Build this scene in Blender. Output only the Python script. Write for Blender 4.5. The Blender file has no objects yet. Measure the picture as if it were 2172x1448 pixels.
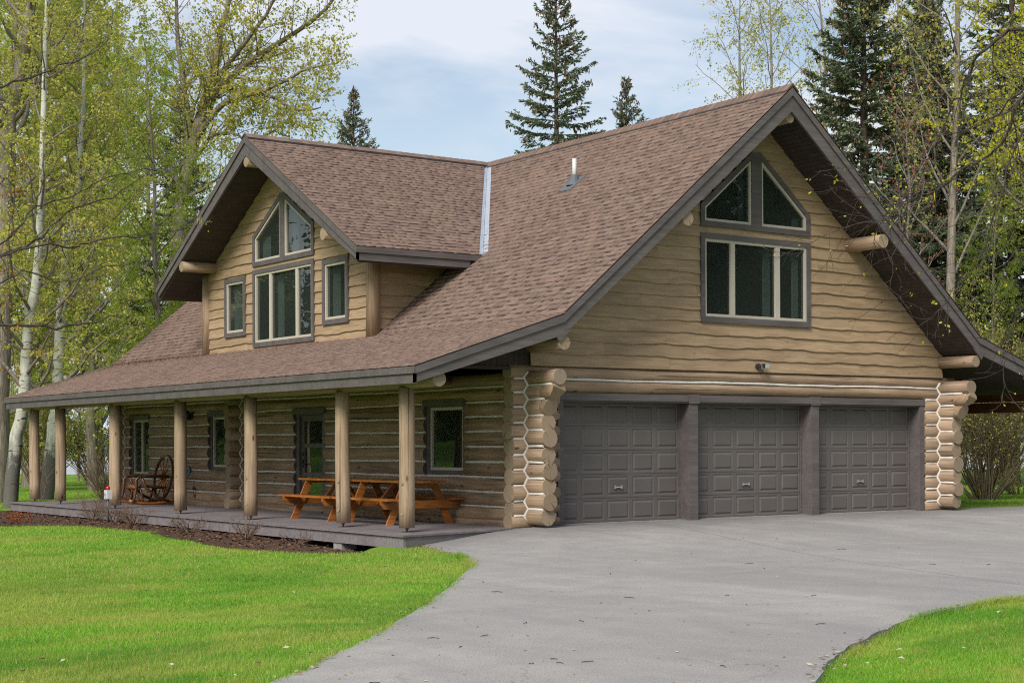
import bpy, math, random
import numpy as np
from mathutils import Vector, Matrix
from mathutils.geometry import delaunay_2d_cdt

R = math.radians
rng = random.Random(7)
SC = bpy.context.scene
COL = SC.collection

# ------------------------------------------------------------------ camera
cam_d = bpy.data.cameras.new('camera')
cam_d.sensor_width = 36.0
cam_d.lens = 55.96
cam_d.shift_y = 0.1002
cam_d.clip_start = 0.1
cam_d.clip_end = 6000
cam = bpy.data.objects.new('camera', cam_d)
COL.objects.link(cam)
YAW, ROLL = 0.9552137, -0.0041022
fw = Vector((math.cos(YAW), math.sin(YAW), 0))
rt0 = Vector((math.sin(YAW), -math.cos(YAW), 0))
rt = rt0 * math.cos(ROLL) + Vector((0, 0, 1)) * math.sin(ROLL)
upv = Vector((0, 0, 1)) * math.cos(ROLL) - rt0 * math.sin(ROLL)
CAMP = Vector((-15.1781, -21.0179, 1.3508))
cam.matrix_world = Matrix(((rt.x, upv.x, -fw.x, CAMP.x), (rt.y, upv.y, -fw.y, CAMP.y),
                           (rt.z, upv.z, -fw.z, CAMP.z), (0, 0, 0, 1)))
SC.camera = cam

# ------------------------------------------------------------------ sky, sun, exposure
SUN_DIR = Vector((-0.72, -0.42, 0.78)).normalized()      # towards the sun
world = bpy.data.worlds.new('World')
SC.world = world
world.use_nodes = True
wn, wl = world.node_tree.nodes, world.node_tree.links
wn.clear()
w_out = wn.new('ShaderNodeOutputWorld')
w_bg = wn.new('ShaderNodeBackground')
w_bg.inputs['Strength'].default_value = 0.1
sky = wn.new('ShaderNodeTexSky')
sky.sky_type = 'NISHITA'
sky.sun_disc = False
sky.sun_elevation = math.asin(SUN_DIR.z)
sky.sun_rotation = math.atan2(SUN_DIR.x, SUN_DIR.y)
sky.air_density = 1.0
sky.dust_density = 1.5
tc = wn.new('ShaderNodeTexCoord')
sep = wn.new('ShaderNodeSeparateXYZ')
wl.new(tc.outputs['Generated'], sep.inputs[0])
addz = wn.new('ShaderNodeMath'); addz.operation = 'ADD'; addz.inputs[1].default_value = 0.22
absz = wn.new('ShaderNodeMath'); absz.operation = 'ABSOLUTE'
wl.new(sep.outputs['Z'], absz.inputs[0]); wl.new(absz.outputs[0], addz.inputs[0])
dv = wn.new('ShaderNodeVectorMath'); dv.operation = 'DIVIDE'
cmb = wn.new('ShaderNodeCombineXYZ')
for k in range(3):
    wl.new(addz.outputs[0], cmb.inputs[k])
wl.new(tc.outputs['Generated'], dv.inputs[0]); wl.new(cmb.outputs[0], dv.inputs[1])
n1 = wn.new('ShaderNodeTexNoise'); n1.inputs['Scale'].default_value = 1.5
n1.inputs['Detail'].default_value = 8; n1.inputs['Roughness'].default_value = 0.55
n1.inputs['Distortion'].default_value = 0.5
mpw = wn.new('ShaderNodeMapping'); mpw.inputs['Location'].default_value = (3.1, 1.4, 0)
wl.new(dv.outputs[0], mpw.inputs['Vector']); wl.new(mpw.outputs[0], n1.inputs['Vector'])
rmp = wn.new('ShaderNodeValToRGB')
rmp.color_ramp.elements[0].position = 0.40; rmp.color_ramp.elements[0].color = (0.0, 0.0, 0.0, 1)
rmp.color_ramp.elements[1].position = 0.58; rmp.color_ramp.elements[1].color = (1, 1, 1, 1)
wl.new(n1.outputs['Fac'], rmp.inputs[0])
hz = wn.new('ShaderNodeMapRange')                          # clouds close up towards the horizon
hz.inputs['From Min'].default_value = 0.0; hz.inputs['From Max'].default_value = 0.30
hz.inputs['To Min'].default_value = 0.45; hz.inputs['To Max'].default_value = 0.0
wl.new(absz.outputs[0], hz.inputs['Value'])
af = wn.new('ShaderNodeMath'); af.operation = 'ADD'; af.use_clamp = True
wl.new(rmp.outputs[0], af.inputs[0]); wl.new(hz.outputs[0], af.inputs[1])
SKYK, CLOUD = 0.56, (2.85, 3.03, 3.36, 1)
skm = wn.new('ShaderNodeMix'); skm.data_type = 'RGBA'; skm.blend_type = 'MULTIPLY'
skm.inputs[0].default_value = 1.0
wl.new(sky.outputs[0], skm.inputs[6]); skm.inputs[7].default_value = (SKYK * 1.12, SKYK * 1.02, SKYK * 0.92, 1)
cm = wn.new('ShaderNodeMix'); cm.data_type = 'RGBA'
wl.new(af.outputs[0], cm.inputs[0]); wl.new(skm.outputs[2], cm.inputs[6]); cm.inputs[7].default_value = CLOUD
wl.new(cm.outputs[2], w_bg.inputs['Color']); wl.new(w_bg.outputs[0], w_out.inputs[0])

sun_d = bpy.data.lights.new('sun', 'SUN')
sun_d.energy = 1.5
sun_d.angle = R(24)
sun_d.color = (1.0, 0.965, 0.91)
sun = bpy.data.objects.new('sun', sun_d)
COL.objects.link(sun)
sun.rotation_euler = SUN_DIR.to_track_quat('Z', 'Y').to_euler()
sun.location = (-20, -15, 30)

vs = SC.view_settings
SC.display_settings.display_device = 'sRGB'
vs.view_transform = 'Standard'
vs.look = 'None'
vs.gamma = 1.0
vs.use_curve_mapping = False
vs.exposure = 1.5
SC.render.engine = 'CYCLES'
SC.cycles.use_denoising = False
SC.cycles.use_adaptive_sampling = False
SC.cycles.filter_width = 1.1
SC.cycles.max_bounces = 8
SC.cycles.diffuse_bounces = 6
SC.cycles.glossy_bounces = 3
SC.cycles.transmission_bounces = 4
SC.cycles.transparent_max_bounces = 8
SC.cycles.sample_clamp_indirect = 3.0
SC.cycles.caustics_reflective = False
SC.cycles.caustics_refractive = False

# ------------------------------------------------------------------ materials
def nodes_of(name):
    m = bpy.data.materials.new(name)
    m.use_nodes = True
    nt = m.node_tree
    b = nt.nodes['Principled BSDF']
    return m, nt.nodes, nt.links, b


def mixc(N, L, fac, a, b, blend='MIX'):
    x = N.new('ShaderNodeMix'); x.data_type = 'RGBA'; x.blend_type = blend
    for s, v in ((0, fac), (6, a), (7, b)):
        if hasattr(v, 'default_value') or hasattr(v, 'is_output'):
            L.new(v, x.inputs[s])
        elif isinstance(v, (int, float)):
            x.inputs[s].default_value = v
        else:
            x.inputs[s].default_value = (v[0], v[1], v[2], 1)
    return x.outputs[2]


def noise(N, L, vec, scale, detail=4, rough=0.6, dist=0.0):
    n = N.new('ShaderNodeTexNoise')
    n.inputs['Scale'].default_value = scale
    n.inputs['Detail'].default_value = detail
    n.inputs['Roughness'].default_value = rough
    n.inputs['Distortion'].default_value = dist
    if vec is not None:
        L.new(vec, n.inputs['Vector'])
    return n.outputs['Fac']


def ramp(N, L, fac, stops):
    r = N.new('ShaderNodeValToRGB')
    el = r.color_ramp.elements
    while len(el) < len(stops):
        el.new(0.5)
    for e, (p, c) in zip(el, stops):
        e.position = p
        e.color = (c, c, c, 1) if isinstance(c, (int, float)) else (c[0], c[1], c[2], 1)
    L.new(fac, r.inputs[0])
    return r.outputs[0]


def coord(N, L, scale=(1, 1, 1), rnd=False, kind='Object'):
    t = N.new('ShaderNodeTexCoord')
    m = N.new('ShaderNodeMapping')
    m.inputs['Scale'].default_value = scale
    L.new(t.outputs[kind], m.inputs['Vector'])
    if rnd:
        oi = N.new('ShaderNodeObjectInfo')
        mu = N.new('ShaderNodeMath'); mu.operation = 'MULTIPLY'; mu.inputs[1].default_value = 57.0
        L.new(oi.outputs['Random'], mu.inputs[0])
        c = N.new('ShaderNodeCombineXYZ')
        for k in range(3):
            L.new(mu.outputs[0], c.inputs[k])
        L.new(c.outputs[0], m.inputs['Location'])
    return m.outputs[0]


def bump(N, L, b, h, strength=0.3, dist=0.02):
    bp = N.new('ShaderNodeBump')
    bp.inputs['Strength'].default_value = strength
    bp.inputs['Distance'].default_value = dist
    L.new(h, bp.inputs['Height'])
    L.new(bp.outputs[0], b.inputs['Normal'])


def value_jitter(N, L, col, amt, island=False):
    """brightness jitter per object or per loose piece"""
    if island:
        g = N.new('ShaderNodeNewGeometry'); r = g.outputs['Random Per Island']
    else:
        g = N.new('ShaderNodeObjectInfo'); r = g.outputs['Random']
    mr = N.new('ShaderNodeMapRange')
    mr.inputs['To Min'].default_value = 1 - amt; mr.inputs['To Max'].default_value = 1 + amt
    L.new(r, mr.inputs['Value'])
    h = N.new('ShaderNodeHueSaturation')
    L.new(mr.outputs[0], h.inputs['Value']); L.new(col, h.inputs['Color'])
    return h.outputs[0]


def wood(name, light, dark, grain=(0.7, 16, 16), rough=0.62, jit=0.12, knots=True, spec=0.3, bstr=0.25, crack=True, blot_amt=0.45):
    m, N, L, b = nodes_of(name)
    v = coord(N, L, grain, True)
    n = noise(N, L, v, 1.6, 6, 0.65, 0.6)
    c = mixc(N, L, ramp(N, L, n, [(0.36, 0), (0.64, 1)]), [x * 0.88 for x in dark], [x * 1.06 for x in light])
    v2 = coord(N, L, (0.9, 2.2, 2.2), True)
    blot = noise(N, L, v2, 1.3, 4, 0.6)
    c = mixc(N, L, ramp(N, L, blot, [(0.36, blot_amt), (0.60, 0.0)]), c, [x * 0.55 for x in dark])
    if knots:
        vo = N.new('ShaderNodeTexVoronoi'); vo.inputs['Scale'].default_value = 1.0
        L.new(coord(N, L, (1.6, 4.2, 4.2), True), vo.inputs['Vector'])
        k = ramp(N, L, vo.outputs['Distance'], [(0.05, 1), (0.12, 0.0)])
        if knots != True:
            k = ramp(N, L, vo.outputs['Distance'], [(0.03, knots), (0.08, 0.0)])
        c = mixc(N, L, k, c, [x * 0.28 for x in dark])
    if crack:
        cr = noise(N, L, coord(N, L, (0.5, 22, 22), True), 1.0, 2, 0.4)
        c = mixc(N, L, ramp(N, L, cr, [(0.30, 0.8), (0.345, 0.0)]), c, [x * 0.25 for x in dark])
    c = value_jitter(N, L, c, jit)
    L.new(c, b.inputs['Base Color'])
    b.inputs['Roughness'].default_value = rough
    b.inputs['Specular IOR Level'].default_value = spec
    bump(N, L, b, n, bstr, 0.01)
    return m


def plain(name, c, rough=0.6, jit=0.06, nscale=3.0, namt=0.25, spec=0.3, bstr=0.1, metal=0.0, island=False, bscale=40):
    m, N, L, b = nodes_of(name)
    v = coord(N, L, (1, 1, 1), True)
    n = noise(N, L, v, nscale, 5, 0.6)
    cc = mixc(N, L, ramp(N, L, n, [(0.3, 0), (0.7, 1)]), [x * (1 - namt) for x in c], [x * (1 + namt * 0.6) for x in c])
    cc = value_jitter(N, L, cc, jit, island)
    L.new(cc, b.inputs['Base Color'])
    b.inputs['Roughness'].default_value = rough
    b.inputs['Metallic'].default_value = metal
    b.inputs['Specular IOR Level'].default_value = spec
    if bstr:
        bump(N, L, b, noise(N, L, v, bscale, 3, 0.6), bstr, 0.005)
    return m


M = {}
M['log'] = wood('peeled_log', (0.358, 0.254, 0.165), (0.26, 0.174, 0.109), jit=0.13)
M['log_grey'] = wood('post_log', (0.405, 0.300, 0.200), (0.315, 0.222, 0.142), jit=0.06)
M['siding'] = wood('live_edge_board', (0.375, 0.265, 0.160), (0.315, 0.215, 0.128), grain=(1.0, 11, 11), jit=0.09, crack=False, blot_amt=0.22, knots=0.45)
M['trim'] = wood('taupe_paint', (0.126, 0.110, 0.106), (0.108, 0.093, 0.090), grain=(0.6, 12, 12), jit=0.05, knots=False, crack=False, rough=0.55, bstr=0.1)
M['soffit'] = wood('dark_soffit_stain', (0.062, 0.046, 0.041), (0.046, 0.034, 0.031), jit=0.12, knots=False, crack=False)
M['door_paint'] = plain('garage_door_paint', (0.117, 0.105, 0.098), 0.45, 0.03, 1.2, 0.10, 0.4, 0.04)
M['deck'] = wood('deck_stain', (0.205, 0.182, 0.185), (0.165, 0.147, 0.15), grain=(0.6, 14, 14), jit=0.07, knots=False, crack=False, rough=0.6)
M['table'] = wood('varnished_cedar', (0.42, 0.155, 0.035), (0.25, 0.078, 0.016), grain=(1.5, 22, 22), jit=0.15, rough=0.3, spec=0.5, crack=False)
M['chair'] = wood('dark_varnished_branch', (0.16, 0.066, 0.028), (0.075, 0.032, 0.016), grain=(2, 20, 20), jit=0.2, rough=0.35, spec=0.5, crack=False)
M['chink'] = plain('chinking_mortar', (0.60, 0.57, 0.52), 0.85, 0.04, 9, 0.12, 0.1, 0.4)
M['frame'] = plain('almond_window_vinyl', (0.45, 0.41, 0.34), 0.45, 0.02, 2, 0.05, 0.4, 0.0)
M['metal'] = plain('galvanised_flashing', (0.50, 0.54, 0.60), 0.38, 0.02, 5, 0.14, 0.5, 0.02, metal=0.5)
M['dark_metal'] = plain('dark_metal', (0.03, 0.028, 0.027), 0.5, 0.05, 5, 0.2, 0.5, 0.05)
M['steel'] = plain('bright_steel', (0.75, 0.76, 0.77), 0.3, 0.02, 5, 0.1, 0.5, 0.0, metal=0.9)
M['white'] = plain('white_pvc', (0.52, 0.52, 0.50), 0.5, 0.02, 3, 0.08, 0.4, 0.0)
M['boot'] = plain('slate_rubber_boot', (0.10, 0.115, 0.13), 0.6, 0.02, 4, 0.15, 0.3, 0.05)
M['concrete'] = plain('concrete', (0.27, 0.255, 0.235), 0.9, 0.05, 8, 0.3, 0.1, 0.5)
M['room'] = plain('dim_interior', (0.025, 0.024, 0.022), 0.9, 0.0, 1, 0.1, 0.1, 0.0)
M['curtain'] = plain('pale_curtain', (0.40, 0.46, 0.46), 0.9, 0.05, 2, 0.1, 0.1, 0.0)
M['red'] = plain('red_lens', (0.45, 0.015, 0.02), 0.3, 0.02, 3, 0.1, 0.5, 0.0)
M['blue'] = plain('blue_enamel', (0.10, 0.15, 0.24), 0.5, 0.02, 30, 0.3, 0.4, 0.1)
M['lamp_glass'] = plain('clear_lamp_glass', (0.42, 0.46, 0.47), 0.15, 0.02, 3, 0.2, 0.6, 0.0)


def log_end_mat():
    m, N, L, b = nodes_of('cut_log_end')
    v = coord(N, L, (0, 1, 1))
    w = N.new('ShaderNodeTexWave'); w.wave_type = 'RINGS'; w.rings_direction = 'X'
    w.inputs['Scale'].default_value = 14; w.inputs['Distortion'].default_value = 3.0
    w.inputs['Detail'].default_value = 2
    L.new(v, w.inputs['Vector'])
    c = mixc(N, L, w.outputs['Fac'], (0.240, 0.177, 0.113), (0.265, 0.198, 0.128))
    g = noise(N, L, coord(N, L, (1, 1, 1), True), 9, 4)
    c = mixc(N, L, ramp(N, L, g, [(0.35, 0.35), (0.6, 0)]), c, (0.26, 0.19, 0.11))
    # drying checks running out from the heart, and a greyer rim
    tt = N.new('ShaderNodeTexCoord'); sx = N.new('ShaderNodeSeparateXYZ'); L.new(tt.outputs['Object'], sx.inputs[0])
    at = N.new('ShaderNodeMath'); at.operation = 'ARCTAN2'; L.new(sx.outputs['Y'], at.inputs[0]); L.new(sx.outputs['Z'], at.inputs[1])
    oi = N.new('ShaderNodeObjectInfo')
    ao = N.new('ShaderNodeMath'); ao.operation = 'MULTIPLY_ADD'; L.new(oi.outputs['Random'], ao.inputs[0]); ao.inputs[1].default_value = 91.0; L.new(at.outputs[0], ao.inputs[2])
    n1d = N.new('ShaderNodeTexNoise'); n1d.noise_dimensions = '1D'; n1d.inputs['Scale'].default_value = 2.6; n1d.inputs['Detail'].default_value = 3
    L.new(ao.outputs[0], n1d.inputs['W'])
    c = mixc(N, L, ramp(N, L, n1d.outputs['Fac'], [(0.315, 0.8), (0.345, 0.0)]), c, (0.07, 0.048, 0.03))
    c = mixc(N, L, ramp(N, L, noise(N, L, coord(N, L, (1, 1, 1), True), 4, 3), [(0.45, 0.0), (0.7, 0.45)]), c, (0.20, 0.175, 0.14))
    c = value_jitter(N, L, c, 0.15)
    L.new(c, b.inputs['Base Color']); b.inputs['Roughness'].default_value = 0.8
    return m


def shingle_mat(name, island):
    m, N, L, b = nodes_of(name)
    if island:
        r = N.new('ShaderNodeNewGeometry').outputs['Random Per Island']
    else:
        r = N.new('ShaderNodeObjectInfo').outputs['Random']
    c = ramp(N, L, r, [(0.0, (0.142, 0.096, 0.077)), (0.25, (0.163, 0.110, 0.087)), (0.55, (0.184, 0.124, 0.097)),
                       (0.85, (0.210, 0.141, 0.109)), (1.0, (0.198, 0.140, 0.113))])
    v = coord(N, L, (1, 1, 1), not island)
    g = noise(N, L, v, 160, 2, 0.7)
    c = mixc(N, L, ramp(N, L, g, [(0.3, 0.4), (0.62, 0.0)]), c, (0.09, 0.066, 0.06))
    st = noise(N, L, coord(N, L, (0.5, 0.5, 0.5), kind='Object') if island else v, 1.1, 4, 0.6)
    c = mixc(N, L, ramp(N, L, st, [(0.42, 0.0), (0.7, 0.22)]), c, (0.23, 0.165, 0.135))
    L.new(c, b.inputs['Base Color']); b.inputs['Roughness'].default_value = 0.92
    b.inputs['Specular IOR Level'].default_value = 0.15
    bump(N, L, b, g, 0.5, 0.004)
    return m


def glass_mat():
    m = bpy.data.materials.new('window_glass'); m.use_nodes = True
    N, L = m.node_tree.nodes, m.node_tree.links
    N.clear()
    o = N.new('ShaderNodeOutputMaterial')
    t = N.new('ShaderNodeBsdfTransparent'); t.inputs[0].default_value = (0.64, 0.67, 0.65, 1)
    g = N.new('ShaderNodeBsdfGlossy'); g.inputs['Roughness'].default_value = 0.0
    g.inputs['Color'].default_value = (0.9, 0.95, 0.93, 1)
    f = N.new('ShaderNodeFresnel'); f.inputs['IOR'].default_value = 1.95
    x = N.new('ShaderNodeMixShader')
    bp = N.new('ShaderNodeBump'); bp.inputs['Strength'].default_value = 0.05; bp.inputs['Distance'].default_value = 0.05
    nz = N.new('ShaderNodeTexNoise'); nz.inputs['Scale'].default_value = 1.2
    tcn = N.new('ShaderNodeTexCoord'); L.new(tcn.outputs['Object'], nz.inputs['Vector'])
    L.new(nz.outputs['Fac'], bp.inputs['Height']); L.new(bp.outputs[0], g.inputs['Normal'])
    ge = N.new('ShaderNodeNewGeometry'); mm = N.new('ShaderNodeMath'); mm.operation = 'SUBTRACT'; mm.inputs[0].default_value = 1.0
    L.new(ge.outputs['Backfacing'], mm.inputs[1])
    fm_ = N.new('ShaderNodeMath'); fm_.operation = 'MULTIPLY'; L.new(f.outputs[0], fm_.inputs[0]); L.new(mm.outputs[0], fm_.inputs[1])
    L.new(fm_.outputs[0], x.inputs[0]); L.new(t.outputs[0], x.inputs[1]); L.new(g.outputs[0], x.inputs[2])
    df = N.new('ShaderNodeBsdfDiffuse'); df.inputs[0].default_value = (0.10, 0.122, 0.106, 1)
    x2 = N.new('ShaderNodeMixShader'); x2.inputs[0].default_value = 0.14
    L.new(x.outputs[0], x2.inputs[1]); L.new(df.outputs[0], x2.inputs[2])
    L.new(x2.outputs[0], o.inputs[0])
    return m


def leaf_mat(name, stops, trans=0.4, rough=0.6, patches=None):
    m = bpy.data.materials.new(name); m.use_nodes = True
    N, L = m.node_tree.nodes, m.node_tree.links
    N.clear()
    o = N.new('ShaderNodeOutputMaterial')
    r = N.new('ShaderNodeNewGeometry').outputs['Random Per Island']
    c = ramp(N, L, r, stops)
    for (sc_, lo, hi, amt, pc) in patches or ():
        c = mixc(N, L, ramp(N, L, noise(N, L, coord(N, L, sc_), 1.0, 5, 0.6, 0.5), [(lo, 0.0), (hi, amt)]), c, pc)
    p = N.new('ShaderNodeBsdfPrincipled'); p.inputs['Roughness'].default_value = rough
    p.inputs['Specular IOR Level'].default_value = 0.25
    tr = N.new('ShaderNodeBsdfTranslucent')
    L.new(c, p.inputs['Base Color']); L.new(c, tr.inputs['Color'])
    x = N.new('ShaderNodeMixShader'); x.inputs[0].default_value = trans
    L.new(p.outputs[0], x.inputs[1]); L.new(tr.outputs[0], x.inputs[2]); L.new(x.outputs[0], o.inputs[0])
    return m


def bark_mat(name, light, dark, scale=(6, 6, 1.2), marks=False):
    m, N, L, b = nodes_of(name)
    v = coord(N, L, scale)
    n = noise(N, L, v, 1.5, 6, 0.7, 0.5)
    c = mixc(N, L, ramp(N, L, n, [(0.35, 0), (0.65, 1)]), dark, light)
    if marks:
        s = noise(N, L, coord(N, L, (2.0, 2.0, 9)), 1.4, 3, 0.6, 0.4)
        c = mixc(N, L, ramp(N, L, s, [(0.60, 0.0), (0.66, 1.0)]), c, (0.045, 0.042, 0.038))
        t = N.new('ShaderNodeTexCoord'); sp = N.new('ShaderNodeSeparateXYZ')
        L.new(t.outputs['Object'], sp.inputs[0])
        ad = N.new('ShaderNodeMath'); ad.operation = 'MULTIPLY_ADD'
        L.new(noise(N, L, coord(N, L, (5, 5, 2)), 2.0, 5), ad.inputs[0]); ad.inputs[1].default_value = -2.0
        L.new(sp.outputs['Z'], ad.inputs[2])
        c = mixc(N, L, ramp(N, L, ad.outputs[0], [(0.0, 0.9), (0.6, 0.0)]), c, (0.085, 0.078, 0.07))
    L.new(c, b.inputs['Base Color']); b.inputs['Roughness'].default_value = 0.9
    b.inputs['Specular IOR Level'].default_value = 0.15
    bump(N, L, b, n, 0.8, 0.03)
    return m


M['log_end'] = log_end_mat()
M['shingle'] = shingle_mat('asphalt_shingle', False)
M['shingles'] = shingle_mat('asphalt_shingle_field', True)
M['glass'] = glass_mat()
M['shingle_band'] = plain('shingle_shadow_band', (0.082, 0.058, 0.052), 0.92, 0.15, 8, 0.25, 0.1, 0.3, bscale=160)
M['aspen_bark'] = bark_mat('aspen_bark', (0.52, 0.52, 0.44), (0.34, 0.34, 0.28), (3, 3, 2), True)
M['grey_bark'] = bark_mat('cottonwood_bark', (0.33, 0.285, 0.23), (0.11, 0.09, 0.072), (11, 11, 1.4))
M['twig_bark'] = bark_mat('twig_bark', (0.26, 0.225, 0.19), (0.13, 0.105, 0.09), (8, 8, 8))
M['dark_twig'] = bark_mat('wet_branch_bark', (0.105, 0.084, 0.074), (0.042, 0.033, 0.03), (12, 12, 12))
M['spruce_bark'] = bark_mat('spruce_bark', (0.14, 0.105, 0.085), (0.06, 0.045, 0.036), (8, 8, 3))
M['willow_bark'] = bark_mat('willow_bark', (0.19, 0.155, 0.095), (0.085, 0.066, 0.042), (10, 10, 10))
M['dry_twig'] = bark_mat('dry_twig', (0.25, 0.17, 0.12), (0.12, 0.08, 0.06), (20, 20, 20))
M['leaf'] = leaf_mat('spring_leaf', [(0, (0.26, 0.29, 0.05)), (0.4, (0.48, 0.485, 0.085)), (0.75, (0.65, 0.62, 0.14)), (1, (0.56, 0.44, 0.16))], 0.62)
M['leaf_green'] = leaf_mat('fresh_green_leaf', [(0, (0.21, 0.30, 0.04)), (0.5, (0.38, 0.46, 0.065)), (1, (0.54, 0.57, 0.11))], 0.6)
M['leaf_yellow'] = leaf_mat('bright_yellow_leaf', [(0, (0.40, 0.42, 0.03)), (0.6, (0.58, 0.56, 0.04)), (1, (0.50, 0.42, 0.05))], 0.45)
M['leaf_red'] = leaf_mat('red_bud', [(0, (0.14, 0.045, 0.03)), (0.6, (0.26, 0.085, 0.05)), (1, (0.30, 0.15, 0.07))], 0.3)
M['leaf_orange'] = leaf_mat('orange_bud', [(0, (0.20, 0.07, 0.015)), (0.6, (0.36, 0.16, 0.025)), (1, (0.42, 0.30, 0.05))], 0.3)
M['needle'] = leaf_mat('spruce_needle', [(0, (0.075, 0.100, 0.058)), (0.45, (0.140, 0.180, 0.100)), (0.85, (0.215, 0.255, 0.150)), (1, (0.28, 0.305, 0.18))], 0.35)
M['cone'] = leaf_mat('spruce_cone', [(0, (0.09, 0.055, 0.034)), (1, (0.19, 0.12, 0.072))], 0.0)
M['catkin'] = leaf_mat('catkin', [(0, (0.40, 0.34, 0.05)), (1, (0.56, 0.48, 0.08))], 0.3)

# ------------------------------------------------------------------ geometry helpers
class MB:
    def __init__(s):
        s.v = []; s.f = []; s.mi = []

    def add(s, vs_, fs, mi=0):
        o = len(s.v)
        s.v.extend([tuple(p) for p in vs_])
        for f in fs:
            s.f.append(tuple(i + o for i in f)); s.mi.append(mi)
        return s

    def hexa(s, p, mi=0):
        """8 corners: bottom 0-3 counter-clockwise seen from above, top 4-7"""
        return s.add(p, [(3, 2, 1, 0), (4, 5, 6, 7), (0, 1, 5, 4), (1, 2, 6, 5), (2, 3, 7, 6), (3, 0, 4, 7)], mi)

    def box(s, x0, y0, z0, x1, y1, z1, mi=0):
        return s.hexa([(x0, y0, z0), (x1, y0, z0), (x1, y1, z0), (x0, y1, z0),
                       (x0, y0, z1), (x1, y0, z1), (x1, y1, z1), (x0, y1, z1)], mi)

    def beam(s, a, b, w, h, up=(0, 0, 1), mi=0):
        """square bar from a to b, w wide, h high"""
        a, b, up = Vector(a), Vector(b), Vector(up)
        d = (b - a).normalized(); sd = d.cross(up).normalized() * (w / 2); u = sd.cross(d).normalized() * (h / 2)
        return s.hexa([a - sd - u, a + sd - u, b + sd - u, b - sd - u, a - sd + u, a + sd + u, b + sd + u, b - sd + u], mi)

    def prism(s, poly, off, mi=0):
        n = len(poly); off = Vector(off)
        p = [Vector(q) for q in poly]
        fs = [tuple(range(n))[::-1], tuple(range(n, 2 * n))] + [(i, (i + 1) % n, n + (i + 1) % n, n + i) for i in range(n)]
        return s.add(p + [q + off for q in p], fs, mi)

    def band(s, top, bot, off, mi=0):
        """a run of boards between two polylines, given a thickness"""
        off = Vector(off)
        for i in range(len(top) - 1):
            s.prism([bot[i], bot[i + 1], top[i + 1], top[i]], off, mi)
        return s

    def tube(s, pts, rad, n=8, cap=True, mi=0, mic=None, squash=1.0):
        pts = [Vector(p) for p in pts]
        rings = []
        ref = None
        for i, p in enumerate(pts):
            d = (pts[min(i + 1, len(pts) - 1)] - pts[max(i - 1, 0)]).normalized()
            if ref is None:
                ref = Vector((0, 0, 1)) if abs(d.z) < 0.9 else Vector((1, 0, 0))
            a = d.cross(ref).normalized(); b = a.cross(d).normalized(); ref = b
            r = rad[i] if isinstance(rad, (list, tuple)) else rad
            rings.append([p + a * (r * math.cos(2 * math.pi * k / n)) + b * (r * squash * math.sin(2 * math.pi * k / n)) for k in range(n)])
        o = len(s.v)
        for rg in rings:
            s.v.extend([tuple(q) for q in rg])
        for i in range(len(rings) - 1):
            for k in range(n):
                k2 = (k + 1) % n
                s.f.append((o + i * n + k2, o + i * n + k, o + (i + 1) * n + k, o + (i + 1) * n + k2)); s.mi.append(mi)
        if cap:
            m2 = mi if mic is None else mic
            s.f.append(tuple(o + k for k in range(n))); s.mi.append(m2)
            e = o + (len(rings) - 1) * n
            s.f.append(tuple(e + k for k in range(n))[::-1]); s.mi.append(m2)
        return s

    def build(s, name, mats, parent=None, smooth=False):
        me = bpy.data.meshes.new(name)
        me.from_pydata(s.v, [], s.f)
        if not isinstance(mats, (list, tuple)):
            mats = [mats]
        for m in mats:
            me.materials.append(m)
        if any(s.mi):
            me.polygons.foreach_set('material_index', s.mi)
        if smooth:
            me.polygons.foreach_set('use_smooth', [len(f) < 5 for f in s.f])
        me.update()
        return link(name, me, parent)


def link(name, me, parent=None):
    o = bpy.data.objects.new(name, me)
    COL.objects.link(o)
    if parent is not None:
        o.parent = parent
    return o


def fast_mesh(name, V, F, mats, parent=None, mi=None):
    """numpy arrays to a mesh; F is n x 3 or n x 4"""
    me = bpy.data.meshes.new(name)
    V = np.asarray(V, np.float32); F = np.asarray(F, np.int32)
    k = F.shape[1]
    me.vertices.add(len(V)); me.vertices.foreach_set('co', V.ravel())
    me.loops.add(F.size); me.loops.foreach_set('vertex_index', F.ravel())
    me.polygons.add(len(F))
    me.polygons.foreach_set('loop_start', np.arange(0, F.size, k, dtype=np.int32))
    if mi is not None:
        me.polygons.foreach_set('material_index', np.asarray(mi, np.int32))
    for m in (mats if isinstance(mats, (list, tuple)) else [mats]):
        me.materials.append(m)
    me.update(calc_edges=True)
    return link(name, me, parent)


def thing(name, label, cat, loc=(0, 0, 0), group=None):
    o = bpy.data.objects.new(name, None)
    o.empty_display_size = 0.2
    COL.objects.link(o)
    o.location = loc
    return tag(o, label, cat, group)


def tag(o, label, cat, group=None):
    o['label'] = label; o['category'] = cat
    if group:
        o['group'] = group
    return o


def struct(o, kind='structure'):
    o['kind'] = kind
    return o


def frame_matrix(o, x, z=None, y=None):
    x = Vector(x).normalized()
    if z is None:
        z = Vector((0, 0, 1)) if abs(x.z) < 0.9 else Vector((0, 1, 0))
    z = Vector(z)
    y = z.cross(x).normalized() if y is None else Vector(y)
    z = x.cross(y).normalized()
    return Matrix(((x.x, y.x, z.x, o[0]), (x.y, y.y, z.y, o[1]), (x.z, y.z, z.z, o[2]), (0, 0, 0, 1)))



HOUSE = thing('log_house', 'large tan log house with brown shingle roof, wraparound porch and three car garage', 'house')


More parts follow.
